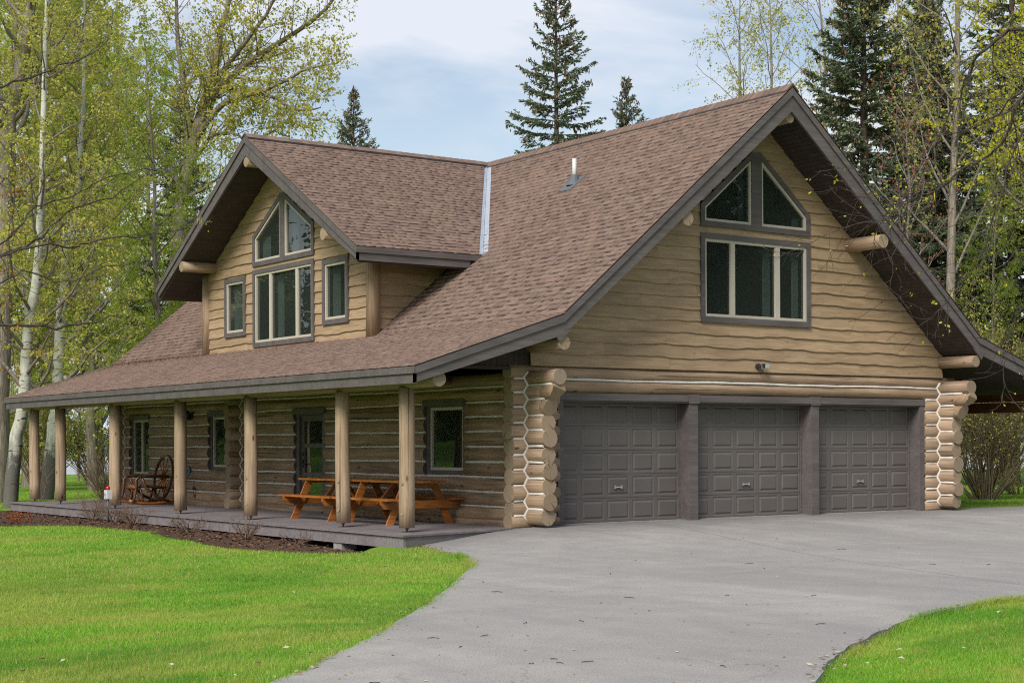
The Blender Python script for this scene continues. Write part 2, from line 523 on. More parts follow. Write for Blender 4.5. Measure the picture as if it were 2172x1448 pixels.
def log(p0, p1, r0, r1=None, name='log', mat='log', parent=HOUSE, e0=None, e1=None, n=18, jit=1.0, step=0.7):
    """a round log laid along its own x axis; e0 / e1 are the materials of its sawn ends"""
    r1 = r0 if r1 is None else r1
    p0, p1 = Vector(p0), Vector(p1)
    Ln = (p1 - p0).length
    k = max(2, int(Ln / step) + 1)
    ph = rng.random() * 6.28
    rings = []
    for i in range(k):
        t = i / (k - 1)
        r = (r0 + (r1 - r0) * t) * (1 + jit * 0.025 * rng.uniform(-1, 1))
        cy, cz = jit * 0.006 * math.sin(ph + 5 * t + Ln), jit * 0.006 * math.cos(ph * 1.7 + 4 * t)
        rings.append((t * Ln, cy, cz, r))
    mb = MB()
    for (x, cy, cz, r) in rings:
        for q in range(n):
            a = 2 * math.pi * q / n
            rr = r * (1 + jit * 0.02 * math.sin(3 * a + ph) + jit * 0.012 * math.sin(5 * a + ph * 2))
            mb.v.append((x, cy + rr * math.cos(a), cz + rr * math.sin(a)))
    for i in range(k - 1):
        for q in range(n):
            q2 = (q + 1) % n
            mb.f.append((i * n + q, i * n + q2, (i + 1) * n + q2, (i + 1) * n + q)); mb.mi.append(0)
    mb.f.append(tuple(range(n))[::-1]); mb.mi.append(1)
    mb.f.append(tuple((k - 1) * n + q for q in range(n))); mb.mi.append(2)
    o = mb.build(name, [M[mat], M[e0 or 'log_end'], M[e1 or 'log_end']], parent, True)
    o.matrix_world = frame_matrix(p0, p1 - p0)
    return o


# ------------------------------------------------------------------ house measures
W, LN = 10.09, 17.16               # garage front width, porch side length
XK, ZK, XR, ZR = -0.0125, 3.415, 5.045, 7.62
SM = (ZR - ZK) / (XR - XK)          # steep slope
XE, ZE = -2.78, 2.53                # porch eave
S2 = (ZK - ZE) / (XK - XE)
Y0, Y1 = -1.0, 18.04                # gable overhangs
DY, DX0, DH = 8.45, -0.93, 4.525    # dormer ridge, dormer rake, half width at eaves
DZE = 4.94
DS = (ZR - DZE) / DH


def roofz(x):
    if x > XR:
        x = 2 * XR - x
    return ZK + SM * (x - XK) if x > XK else ZK + S2 * (x - XK)


def dormz(y):
    return ZR - DS * abs(y - DY)


def valley_x(y):
    return (dormz(y) - ZK) / SM + XK


# ------------------------------------------------------------------ log walls
ZA = [0.09, 0.315, 0.565, 0.815, 1.065, 1.315, 1.575, 1.84, 2.075, 2.305, 2.525]     # garage side courses
ZA = [z + (rng.uniform(-0.02, 0.02) if 0 < i < 9 else 0) for i, z in enumerate(ZA)]
ZB = [0.5 * (ZA[i] + ZA[i + 1]) + rng.uniform(-0.012, 0.012) for i in range(10)]                            # porch side courses
ZB[8] = 2.19; ZB[9] = 2.425


def half(zs, i):
    lo = zs[i] - (zs[i - 1] if i else zs[i] - 0.24)
    hi = (zs[i + 1] if i < len(zs) - 1 else zs[i] + 0.22) - zs[i]
    return 0.25 * (lo + hi) + 0.014


OPEN = [(1.69, 2.98, 0.80, 2.13), (6.65, 7.94, -0.1, 2.09), (10.74, 12.07, 0.77, 2.10), (15.48, 16.69, 0.57, 2.09)]


def cuts(z, lo, hi, pad=0.0):
    seg = [(lo, hi, None, None)]
    for (a, b, z0, z1) in OPEN:
        if z0 + 0.02 < z < z1 - 0.02:
            new = []
            for (s0, s1, e0, e1) in seg:
                if a > s0 and b < s1:
                    new += [(s0, a + pad, e0, 'trim'), (b - pad, s1, 'trim', e1)]
                else:
                    new.append((s0, s1, e0, e1))
            seg = new
    return seg


EXT = []
for i, z in enumerate(ZB):
    ext = -0.57 + rng.uniform(-0.05, 0.05)
    if i == 9: ext = -0.88
    if i in (7, 8): ext = -0.80
    EXT.append({7: -0.60, 8: -0.80}.get(i, ext))
    r = half(ZB, i)
    for (a, b, e0, e1) in cuts(z, ext, LN + 0.45 + rng.uniform(-0.04, 0.04)):
        if i in (7, 8) and a == ext:
            a = -0.51
        log((0, a, z), (0, b, z), r * rng.uniform(0.96, 1.06), r * rng.uniform(0.96, 1.06), e0=e0, e1=e1)
    # the two corbelled tails under the top log, sawn to a curve
    if i in (7, 8):
        for xs in (0.0, W):
            mb = MB()
            pass
            n = 10
            prof = []
            for k in range(n + 1):
                a = -math.pi / 2 + math.pi * k / n
                prof.append((math.cos(a) * r, math.sin(a) * r))
            P0 = [(-p[0], p[1]) for p in prof]
            ring_pts = P0 + [(p[0], p[1]) for p in prof[::-1]][1:-1]
            back, front = [], []
            for (px, pz) in ring_pts:
                u = (pz + r) / (2 * r)
                if i == 8:
                    yf = -0.69 - 0.165 * min(1.0, u * 2.0)
                else:
                    yf = -0.57 - 0.12 * u
                back.append((xs + px, -0.49, z + pz)); front.append((xs + px, yf, z + pz))
            m = len(ring_pts)
            mb.add(back + front, [(k, (k + 1) % m, m + (k + 1) % m, m + k) for k in range(m)])
            mb.add(front, [tuple(range(m))], 1)
            mb.build('log_tail', [M['log'], M['log_end']], HOUSE, True)
    # far right corner: short logs of the east wall
    if i < 7 or i == 9:
        log((W, ext + 0.10 if i != 9 else -0.84, z), (W, 1.2, z), r * rng.uniform(0.95, 1.07), r)
    else:
        log((W, -0.51, z), (W, 1.2, z), r, r)

for i, z in enumerate(ZA):
    r = half(ZA, i)
    xa = -0.39 + rng.uniform(-0.025, 0.025)
    if i >= 9:
        log((xa, 0, z), (W + 0.42, 0, z), r * rng.uniform(0.97, 1.03), r * rng.uniform(0.97, 1.03))
    else:
        log((xa, 0, z), (0.56, 0, z), r * rng.uniform(0.97, 1.06), r)
        log((9.57, 0, z), (W + 0.40, 0, z), r * rng.uniform(0.97, 1.06), r)
    # cross wall and far wall ends showing on the porch
    log((-0.40 + rng.uniform(-0.03, 0.03), 10.50, z), (0.3, 10.50, z), r * 1.02, r)
    log((-0.43 + rng.uniform(-0.03, 0.03), LN, z), (2.6, LN, z), r * 1.02, r)

log((0.0, 0.2, 0.03), (0.0, LN, 0.03), 0.125, name='sill_log')
# chinking: mortar ropes between the courses and zigzags down the corners
ch = MB()


def rope(pts, r=0.017):
    ch.tube(pts, r, 6, True)


def wavy(axis, a, b, fixed, z, r=0.020):
    n = max(3, int((b - a) / 0.18))
    ph = rng.random() * 6
    pts = []
    for k in range(n + 1):
        s = a + (b - a) * k / n
        w = 0.006 * math.sin(s * 1.6 + ph) + 0.002 * math.sin(s * 5 + ph) + rng.uniform(-0.001, 0.001)
        pts.append((fixed, s, z + w) if axis == 'y' else (s, fixed, z + w))
    ch.tube(pts, [r * 1.12 * rng.uniform(0.85, 1.2) for _ in pts], 6, True)


for i in range(10):
  if i < 9:
    zb = 0.5 * (ZB[i] + ZB[i + 1])
    for (a, b, e0, e1) in cuts(zb, max(EXT[i], EXT[i + 1]) + 0.02, LN + 0.4):
        for (c, d) in ((a, min(b, 10.34)), (max(a, 10.66), b)):
            if d - c > 0.1:
                wavy('y', c, d, -0.090, zb)
    wavy('y', max(EXT[i], EXT[i + 1]) + 0.12, 0.0, W - 0.090, zb)
  za = 0.5 * (ZA[i] + ZA[i + 1])
  if i == 9:
        wavy('x', -0.34, W + 0.3, -0.095, za, 0.020)
  else:
        wavy('x', -0.35, 0.5, -0.090, za)
        wavy('x', 9.62, W + 0.3, -0.090, za)
for (xc, yc, sx, sy) in ((0, 0, -1, -1), (W, 0, -1, -1), (0, LN, -1, -1), (0, 10.5, -1, -1)):
    pts = []
    for i in range(11):
        pts.append((xc + sx * (0.100 if i else 0.09), yc + sy * 0.148, ZA[i]))
        if i < 10:
            pts.append((xc + sx * 0.148, yc + sy * 0.100, ZB[i]))
    rope(pts, 0.026)
ch.build('chinking', M['chink'], HOUSE, True)

# ------------------------------------------------------------------ live edge siding
BOARDS = []


def siding(org, sdir, nrm, s0, s1, zlo, zhi, botf, topf, holes, pitch=0.214, maxlen=4.2, z_first=None):
    """courses of tapered boards with a wavy lower edge; botf / topf / holes limit every board"""
    sdir, nrm, org = Vector(sdir), Vector(nrm), Vector(org)
    z = zlo
    first = True
    while z < zhi:
        ph = [rng.random() * 6.28 for _ in range(4)]
        am = rng.uniform(0.7, 1.3)

        def wob(s):
            return am * (0.010 * math.sin(s * 2.4 + ph[0]) + 0.006 * math.sin(s * 5.6 + ph[1]) + 0.004 * math.sin(s * 13 + ph[2]))
        cutsx = [s0]
        s = s0 + rng.uniform(1.2, maxlen)
        while s < s1 - 0.9:
            cutsx.append(s); s += rng.uniform(1.8, maxlen)
        cutsx.append(s1)
        for q in range(len(cutsx) - 1):
            a, b = cutsx[q] + 0.0015, cutsx[q + 1] - 0.0015
            n = max(2, int((b - a) / 0.055))
            cols = []
            for k in range(n + 1):
                s = a + (b - a) * k / n
                lo = z + (0 if first else wob(s)); hi = z + pitch + 0.045
                lo = max(lo, botf(s)); hi = min(hi, topf(s))
                iv = [(lo, hi)]
                for hf in holes:
                    h = hf(s)
                    if h is None:
                        continue
                    nw = []
                    for (l, t) in iv:
                        if h[1] <= l or h[0] >= t:
                            nw.append((l, t))
                        else:
                            nw += [(l, h[0]), (h[1], t)]
                    iv = nw
                iv = [(l, t) for (l, t) in iv if t - l > 0.012]
                cols.append((s, iv))
            for which in (0, 1):
                run = []
                for (s, iv) in cols + [(None, [])]:
                    sel = None
                    if iv:
                        if which == 0:
                            sel = iv[0] if (len(iv) == 2 or iv[0][0] < z + 0.10 or not holes) else None
                        else:
                            sel = iv[-1] if (len(iv) == 2 or not (iv[0][0] < z + 0.10 or not holes)) else None
                    if sel:
                        run.append((s,) + sel)
                    else:
                        if len(run) > 2:
                            make_board(run, org, sdir, nrm, z, pitch)
                        run = []
        z += pitch
        first = False


def make_board(run, org, sdir, nrm, z, pitch):
    mb = MB()
    sa = run[0][0]
    V = []
    for (s, lo, hi) in run:
        def dep(t):
            return 0.040 - 0.032 * max(0.0, min(1.0, (t - z) / (pitch + 0.045)))
        x = s - sa
        e = 0.007
        V += [(x, -dep(lo) + 0.022, lo - z), (x, -dep(lo) + 0.004, lo - z), (x, -dep(lo), lo - z + e), (x, -dep(hi), hi - z)]
    n = len(run)
    F = []
    for k in range(n - 1):
        for c in range(3):
            F.append((4 * k + c, 4 * k + 4 + c, 4 * k + 5 + c, 4 * k + 1 + c))
    F.append((0, 1, 2, 3)); F.append(tuple(4 * (n - 1) + c for c in (3, 2, 1, 0)))
    mb.add(V, F)
    o = mb.build('siding_board', M['siding'], HOUSE)
    p = org + sdir * sa + Vector((0, 0, z))
    o.matrix_world = Matrix(((sdir.x, -nrm.x, 0, p.x), (sdir.y, -nrm.y, 0, p.y), (0, 0, 1, p.z), (0, 0, 0, 1)))


def rect_hole(a, b, z0, z1):
    return lambda s: (z0, z1) if a < s < b else None


def poly_hole(pts):
    def f(s):
        zs = []
        for i in range(len(pts)):
            (x0, z0), (x1, z1) = pts[i], pts[(i + 1) % len(pts)]
            if (x0 <= s < x1) or (x1 <= s < x0):
                zs.append(z0 + (z1 - z0) * (s - x0) / (x1 - x0))
        return (min(zs), max(zs)) if len(zs) >= 2 else None
    return f


GUP = [(3.66, 5.17), (6.37, 5.17), (6.37, 5.55), (5.12, 6.585), (4.91, 6.585), (3.66, 5.55)]
DUP = [(7.03, 5.125), (9.75, 5.125), (9.75, 5.77), (8.47, 6.53), (8.31, 6.53), (7.03, 5.77)]


def inset(poly, d):
    """inset of a convex counter-clockwise polygon"""
    n = len(poly); out = []
    for i in range(n):
        a, b, c = Vector(poly[i - 1]), Vector(poly[i]), Vector(poly[(i + 1) % n])
        d1 = (b - a).normalized(); d2 = (c - b).normalized()
        n1, n2 = Vector((-d1.y, d1.x)), Vector((-d2.y, d2.x))
        k = (n1 + n2) / max(0.2, 1 + n1.dot(n2))
        q = b + k * d
        out.append((q.x, q.y))
    return out


siding((0, -0.095, 0), (1, 0, 0), (0, -1, 0), -0.02, W + 0.0, 2.625, 7.3, lambda s: 2.6, lambda s: roofz(s) - 0.2,
       [rect_hole(3.71, 6.32, 3.53, 4.99), poly_hole(inset(GUP, 0.05))])
siding((-0.095, 0, 0), (0, 1, 0), (-1, 0, 0), 4.88, 12.03, 3.30, 7.3, lambda s: 3.3, lambda s: dormz(s) - 0.2,
       [rect_hole(7.08, 9.70, 3.47, 5.0), poly_hole(inset(DUP, 0.05)), rect_hole(10.17, 11.10, 3.75, 4.93), rect_hole(5.70, 6.63, 3.75, 4.93)])
siding((0, 4.80, 0), (1, 0, 0), (0, -1, 0), -0.02, 2.4, 3.30, 5.2, lambda s: roofz(s) + 0.02, lambda s: dormz(4.8) - 0.2, [], maxlen=3.0)
log((-0.09, 4.80, 3.36), (-0.09, 4.80, 5.25), 0.135, 0.125, name='corner_post')
log((-0.09, 12.12, 3.36), (-0.09, 12.12, 5.25), 0.135, 0.125, name='corner_post')

# ------------------------------------------------------------------ windows


class Wall:
    def __init__(s, org, sdir, nrm):
        s.o, s.s, s.n = Vector(org), Vector(sdir), Vector(nrm)

    def __call__(s, a, z, n=0.0):
        return s.o + s.s * a + s.n * n + Vector((0, 0, z))


def ring(mb, wall, outer, inner, n0, n1):
    m = len(outer)
    for i in range(m):
        j = (i + 1) % m
        a, b, c, d = outer[i], outer[j], inner[j], inner[i]
        mb.hexa([wall(*a, n0), wall(*b, n0), wall(*c, n0), wall(*d, n0), wall(*a, n1), wall(*b, n1), wall(*c, n1), wall(*d, n1)])


def rectp(a, b, z0, z1):
    return [(a, z0), (b, z0), (b, z1), (a, z1)]


def wbox(mb, wall, a, b, z0, z1, n0, n1):
    mb.hexa([wall(a, z0, n0), wall(b, z0, n0), wall(b, z1, n0), wall(a, z1, n0), wall(a, z0, n1), wall(b, z0, n1), wall(b, z1, n1), wall(a, z1, n1)])


def window(wall, outer, frames, trimw=0.095, mull=(), fw=0.045, tn=0.055, fn=0.035, curtains=(), tmull=(), head=0.0, pane_n=-0.005, tn0=-0.06, sash=True):
    """outer: trim outline; frames: outlines of the light frames; mull: (a, b) bars inside the first frame"""
    fr = MB()
    for p in frames:
        ring(fr, wall, p, inset(p, fw), -0.05, fn)
    z0 = min(q[1] for q in frames[0]); z1 = max(q[1] for q in frames[0])
    for (a, b) in mull:
        wbox(fr, wall, a, b, z0 + fw * 0.9, z1 - fw * 0.9, -0.05, fn - 0.003)
    root = fr.build('window', M['frame'], HOUSE)
    tr = MB()
    if len(frames) == 1:
        ring(tr, wall, outer, frames[0], tn0, tn)
    else:
        ring(tr, wall, outer, inset(outer, trimw), tn0, tn)
    for (a, b, q0, q1) in tmull:
        wbox(tr, wall, a, b, q0, q1, tn0, tn - 0.002)
    if head:
        a = min(q[0] for q in outer) - 0.02; b = max(q[0] for q in outer) + 0.02; q = max(q[1] for q in outer)
        wbox(tr, wall, a, b, q - 0.10, q + 0.012, tn0 + 0.01, tn + head)
    tr.build('trim', M['trim'], root)
    # panes: split the frames by the mullions
    for p in frames:
        q = inset(p, fw * 0.8)
        if mull:
            xs = [q[0][0]] + [v for ab in mull for v in ab] + [q[1][0]]
            xs = sorted(xs)
            zz0, zz1 = q[0][1], q[2][1]
            polys = [rectp(xs[k] - 0.004, xs[k + 1] + 0.004, zz0, zz1) for k in range(0, len(xs), 2)]
        else:
            polys = [q]
        for pp in polys:
            mb = MB().prism([wall(*v, pane_n) for v in pp], wall.n * -0.006)
            mb.build('pane', M['glass'], root)
            if sash:
                sm = MB(); ring(sm, wall, inset(pp, -0.002), inset(pp, 0.016), pane_n + 0.001, fn - 0.014)
                sm.build('sash', M['frame'], root)
    for (a, b, q0, q1) in curtains:
        mb = MB(); n = 12
        V = []
        for k in range(n + 1):
            s = a + (b - a) * k / n
            d = -0.14 + 0.025 * (1 if k % 2 else -1)
            V += [wall(s, q0, d), wall(s, q1, d)]
        mb.add(V, [(2 * k, 2 * k + 2, 2 * k + 3, 2 * k + 1) for k in range(n)])
        mb.build('curtain', M['curtain'], root)
    return root


GW = Wall((0, -0.10, 0), (1, 0, 0), (0, -1, 0))
DW = Wall((-0.10, 0, 0), (0, 1, 0), (-1, 0, 0))
PW = Wall((0, 0, 0), (0, 1, 0), (-1, 0, 0))
window(GW, rectp(3.66, 6.37, 3.48, 5.05), [rectp(3.755, 6.275, 3.585, 4.955)], mull=[(4.385, 4.485), (5.49, 5.60)],
       curtains=[(5.34, 5.5, 3.6, 4.9), (6.08, 6.22, 3.6, 4.9)])
window(GW, GUP, [[(3.755, 5.265), (4.885, 5.265), (4.885, 6.455), (3.755, 5.515)], [(5.135, 5.265), (6.275, 5.265), (6.275, 5.515), (5.135, 6.455)]],
       tmull=[(4.885, 5.135, 5.2, 6.5)], curtains=[(4.75, 4.84, 5.3, 6.3), (6.1, 6.22, 5.3, 5.5)])
window(DW, rectp(7.03, 9.75, 3.42, 5.055), [rectp(7.125, 9.655, 3.515, 4.965)], mull=[(7.74, 7.83), (8.92, 9.01)],
       curtains=[(8.7, 8.92, 3.55, 4.9), (9.05, 9.12, 3.55, 4.9), (7.14, 7.2, 3.5, 4.9)])
window(DW, DUP, [[(7.125, 5.22), (8.29, 5.22), (8.29, 6.405), (7.125, 5.715)], [(8.49, 5.22), (9.655, 5.22), (9.655, 5.715), (8.49, 6.405)]],
       tmull=[(8.29, 8.49, 5.15, 6.45)], curtains=[(9.3, 9.6, 5.25, 5.75), (8.05, 8.25, 5.25, 6.1)])
window(DW, rectp(10.12, 11.15, 3.70, 4.98), [rectp(10.215, 11.055, 3.795, 4.885)], curtains=[(10.72, 11.0, 3.8, 4.85)])
window(DW, rectp(5.65, 6.68, 3.70, 4.98), [rectp(5.745, 6.585, 3.795, 4.885)], curtains=[(6.3, 6.55, 3.8, 4.85)])
window(PW, rectp(1.70, 2.97, 0.82, 2.12), [rectp(1.80, 2.87, 0.90, 2.00)], tn=0.075, fn=0.055, head=0.075, pane_n=0.01)
window(PW, rectp(10.75, 12.06, 0.79, 2.09), [rectp(10.85, 11.96, 0.87, 1.98)], tn=0.075, fn=0.055, head=0.075, pane_n=0.01)
w3 = window(PW, rectp(15.49, 16.68, 0.58, 2.08), [rectp(15.57, 16.60, 0.66, 1.98)], mull=[(16.03, 16.11)], tn=0.075, fn=0.055, head=0.075, pane_n=0.01)
mu = MB()
for k in range(1, 6):
    wbox(mu, PW, 16.11, 16.56, 0.66 + k * 0.22 - 0.008, 0.66 + k * 0.22 + 0.008, 0.012, 0.02)
mu.build('muntin', M['trim'], w3)

# porch door
dm = MB()
ring(dm, PW, rectp(6.66, 7.93, 0.0, 2.07), rectp(6.80, 7.80, 0.045, 1.955), -0.05, 0.075)
wbox(dm, PW, 6.63, 7.96, 1.97, 2.085, -0.02, 0.15)
wbox(dm, PW, 6.72, 7.86, -0.002, 0.04, 0.0, 0.16)
fd = dm.build('door_frame', M['trim'], HOUSE)
dm = MB()
for (a, b, z0, z1) in ((6.80, 6.93, 0.05, 1.95), (7.67, 7.80, 0.05, 1.95), (6.93, 7.67, 1.83, 1.95), (6.93, 7.67, 1.30, 1.38), (6.93, 7.67, 0.72, 0.80), (6.93, 7.67, 0.05, 0.25)):
    wbox(dm, PW, a, b, z0, z1, -0.02, 0.025)
lf = dm.build('door_leaf', M['trim'], fd)
MB().prism([PW(*v, 0.0) for v in rectp(6.92, 7.68, 0.24, 1.84)], (0.006, 0, 0)).build('pane', M['glass'], fd)
hd = MB(); wbox(hd, PW, 7.70, 7.76, 0.90, 1.06, 0.025, 0.055); hd.beam(PW(7.73, 0.97, 0.055), PW(7.60, 0.97, 0.06), 0.02, 0.02); wbox(hd, PW, 7.70, 7.76, 1.13, 1.19, 0.025, 0.05)
hd.build('handle', M['dark_metal'], fd)

# ------------------------------------------------------------------ garage front
tr = MB()
tr.box(0.52, -0.13, 2.075, 9.56, 0.0, 2.195)
tr.box(0.53, -0.115, 0.0, 0.645, 0.28, 2.075)
tr.box(9.425, -0.115, 0.0, 9.545, 0.28, 2.075)
for (a, b) in ((3.41, 3.60), (6.42, 6.61)):
    tr.box(a, -0.115, 0.0, b, 0.28, 2.06)
    tr.box(a - 0.02, -0.145, 2.05, b + 0.02, -0.0, 2.205)
tr.box(0.645, -0.105, 2.05, 9.425, 0.28, 2.073)
# inner stop beads
for (a, b) in ((0.645, 3.41), (3.60, 6.42), (6.61, 9.425)):
    tr.box(a, 0.135, 0.02, a + 0.035, 0.165, 2.05); tr.box(b - 0.035, 0.135, 0.02, b, 0.165, 2.05)
    tr.box(a + 0.035, 0.135, 2.02, b - 0.035, 0.165, 2.05)
tr.build('garage_trim', M['trim'], HOUSE)
th = MB(); th.box(0.646, 0.0, -0.06, 9.424, 0.4, 0.022); th.build('threshold', M['concrete'], HOUSE)
for xs in (-0.2, 9.75):
    MB().box(xs, -0.55, -0.25, xs + 0.4, 0.1, 0.0).build('foundation_pier', M['concrete'], HOUSE)

pm = MB()   # one raised panel, shared by all three doors
a, b, c, d = 0.238, 0.165, 0.203, 0.128
pm.add([(-a, 0, -b), (a, 0, -b), (a, 0, b), (-a, 0, b),
        (-a + .014, .007, -b + .014), (a - .014, .007, -b + .014), (a - .014, .007, b - .014), (-a + .014, .007, b - .014),
        (-c - .010, .007, -d - .010), (c + .010, .007, -d - .010), (c + .010, .007, d + .010), (-c - .010, .007, d + .010),
        (-c + .018, -.008, -d + .018), (c - .018, -.008, -d + .018), (c - .018, -.008, d - .018), (-c + .018, -.008, d - .018)],
       [(k, (k + 1) % 4, 4 + (k + 1) % 4, 4 + k) for k in range(4)] + [(4 + k, 4 + (k + 1) % 4, 8 + (k + 1) % 4, 8 + k) for k in range(4)] +
       [(8 + k, 8 + (k + 1) % 4, 12 + (k + 1) % 4, 12 + k) for k in range(4)] + [(12, 13, 14, 15)])
PANEL = None
for (xa, xb) in ((0.645, 3.41), (3.60, 6.42), (6.61, 9.425)):
    nC, nR = 5, 5
    wd, hs = (xb - xa), 2.03 / 5
    dmb = MB()
    px = [xa + wd * (k + 0.5) / nC for k in range(nC)]
    for rw in range(nR):
        z0, z1 = 0.026 + rw * hs, 0.026 + (rw + 1) * hs - 0.006
        zc = (z0 + z1) / 2
        # stiles and rails round the panel holes of this section
        xs = [xa] + [v for x in px for v in (x - a, x + a)] + [xb]
        dmb.box(xa, 0.17, z0, xb, 0.20, zc - b); dmb.box(xa, 0.17, zc + b, xb, 0.20, z1)
        for k in range(0, len(xs), 2):
            dmb.box(xs[k], 0.17, zc - b, xs[k + 1], 0.20, zc + b)
        dmb.box(xa, 0.185, z1, xb, 0.20, z1 + 0.006)
    dmb.box(xa, 0.202, 0.03, xb, 0.23, 2.06)
    gd = dmb.build('garage_door', M['door_paint'], HOUSE)
    for rw in range(nR):
        zc = 0.026 + (rw + 0.5) * hs - 0.003
        for x in px:
            if PANEL is None:
                o = pm.build('panel', M['door_paint'], gd); PANEL = o
            else:
                o = PANEL.copy(); COL.objects.link(o); o.parent = gd
            o.location = (x, 0.17, zc)
    hb = MB(); xc, zc = px[2] - 0.02, 0.012 + 1.5 * hs - 0.01
    hb.tube([(xc - 0.06, 0.135, zc), (xc + 0.06, 0.135, zc)], 0.009, 6)
    for s in (-1, 1):
        hb.box(xc + s * 0.07 - 0.018, 0.13, zc - 0.03, xc + s * 0.07 + 0.018, 0.156, zc + 0.03)
    hb.tube([(xc, 0.17, zc), (xc, 0.13, zc)], 0.014, 8)
    hb.build('handle', M['steel'], gd)

# ------------------------------------------------------------------ interior: floors and partitions keep the rooms dim
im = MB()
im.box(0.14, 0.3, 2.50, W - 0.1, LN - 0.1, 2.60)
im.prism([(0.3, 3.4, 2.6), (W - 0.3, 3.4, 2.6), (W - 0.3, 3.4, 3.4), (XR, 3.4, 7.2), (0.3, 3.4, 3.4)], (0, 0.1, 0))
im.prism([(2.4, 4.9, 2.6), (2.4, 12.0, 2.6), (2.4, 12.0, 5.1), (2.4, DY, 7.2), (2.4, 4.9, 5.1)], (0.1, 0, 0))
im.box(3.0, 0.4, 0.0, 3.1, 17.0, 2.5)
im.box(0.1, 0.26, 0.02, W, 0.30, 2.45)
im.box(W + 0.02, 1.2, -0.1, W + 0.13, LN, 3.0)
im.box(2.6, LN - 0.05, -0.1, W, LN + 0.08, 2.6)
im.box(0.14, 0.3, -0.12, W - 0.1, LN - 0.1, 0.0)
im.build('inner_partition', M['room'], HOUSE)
fm = MB()
fm.prism([(0.0, LN, 2.55), (W, LN, 2.55), (W, LN, 3.1), (XR, LN, 7.3), (0.0, LN, 3.1)], (0, 0.1, 0))
fm.build('rear_gable_wall', M['siding'], HOUSE)

# ------------------------------------------------------------------ roof
ROOFC = {}
rm = MB()


def mainz(x, y):
    return roofz(x)


def slab(pts, zf, top=0.03, thick=0.33):
    t = [(x, y, zf(x, y) - top) for x, y in pts]
    rm.prism([(x, y, z - thick) for x, y, z in t], (0, 0, thick))


vx = valley_x(4.85)
ya, yb = Y0 + 0.05, Y1 - 0.05
slab([(XK, ya), (XR, ya), (XR, 4.85), (XK, 4.85)], mainz)
slab([(vx, 4.85), (XR, 4.85), (XR, DY)], mainz)
slab([(XK, 12.05), (XR, 12.05), (XR, yb), (XK, yb)], mainz)
slab([(XR, DY), (XR, 12.05), (vx, 12.05)], mainz)
slab([(XR, ya), (2 * XR - XK, ya), (2 * XR - XK, yb), (XR, yb)], mainz)
slab([(XE + 0.05, ya), (XK, ya), (XK, yb), (XE + 0.05, yb)], mainz, 0.03, 0.20)
slab([(2 * XR - XK, ya), (2 * XR - XE, ya), (2 * XR - XE, yb), (2 * XR - XK, yb)], mainz, 0.03, 0.20)


def dz2(x, y):
    return dormz(y)


slab([(DX0 + 0.05, 3.97), (valley_x(3.97), 3.97), (XR, DY), (DX0 + 0.05, DY)], dz2, 0.03, 0.30)
slab([(DX0 + 0.05, DY), (XR, DY), (valley_x(12.93), 12.93), (DX0 + 0.05, 12.93)], dz2, 0.03, 0.30)
ROOF = rm.build('roof', M['soffit'], HOUSE)

# boards on the undersides of the gable overhangs
sb = MB().box(-0.045, 0, -0.010, 0.045, 1, 0)
SB = None


def soffit_run(p0, p1, width_dir, wid, nrm):
    global SB
    p0, p1 = Vector(p0), Vector(p1)
    d = p1 - p0
    n = int(d.length / 0.096)
    du = d.normalized()
    for k in range(n):
        if SB is None:
            o = sb.build('soffit_board', M['soffit'], ROOF); SB = o
        else:
            o = SB.copy(); COL.objects.link(o); o.parent = ROOF
        wv = Vector(width_dir)
        c = p0 + du * (0.096 * (k + 0.5))
        z = du.cross(wv)
        o.matrix_world = Matrix(((du.x, wv.x * wid, z.x, c.x), (du.y, wv.y * wid, z.y, c.y), (du.z, wv.z * wid, z.z, c.z), (0, 0, 0, 1)))


t = 0.362
soffit_run((0.2, -0.94, roofz(0.2) - t), (XR, -0.94, ZR - t), (0, 1, 0), 0.86, None)
soffit_run((XR, -0.94, ZR - t), (2 * XR - 0.0, -0.94, ZK - t), (0, 1, 0), 0.86, None)
t = 0.332
soffit_run((DX0 + 0.06, DY, ZR - t), (DX0 + 0.06, 12.9, dormz(12.9) - t), (1, 0, 0), 0.80, None)
soffit_run((DX0 + 0.06, 4.0, dormz(4.0) - t), (DX0 + 0.06, DY, ZR - t), (1, 0, 0), 0.80, None)

# shingles
SHW = [0.11, 0.15, 0.20, 0.26]
TH = [0.009, 0.015]
EXPO = 0.143


def shingle_verts(w, th, k=(0, 0)):
    """k: how far the two ends slide along the course between its lower edge and its top (cut at a valley)"""
    L2 = EXPO * 1.25
    d0, d1 = k
    e0, e1, f0, f1 = d0 * 1.25, w + d1 * 1.25, d0 * 0.7, w + d1 * 0.7
    return [(0, 0, 0), (w, 0, 0), (e1, L2, -0.004), (e0, L2, -0.004), (0, 0, th), (w, 0, th), (e1, L2, 0.002), (e0, L2, 0.002),
            (f0, EXPO * 0.70, th * 0.5 + 0.001), (f1, EXPO * 0.70, th * 0.5 + 0.001)]


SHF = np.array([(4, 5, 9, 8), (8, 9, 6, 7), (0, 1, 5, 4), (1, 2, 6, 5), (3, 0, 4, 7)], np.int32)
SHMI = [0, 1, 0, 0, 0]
LIST = []


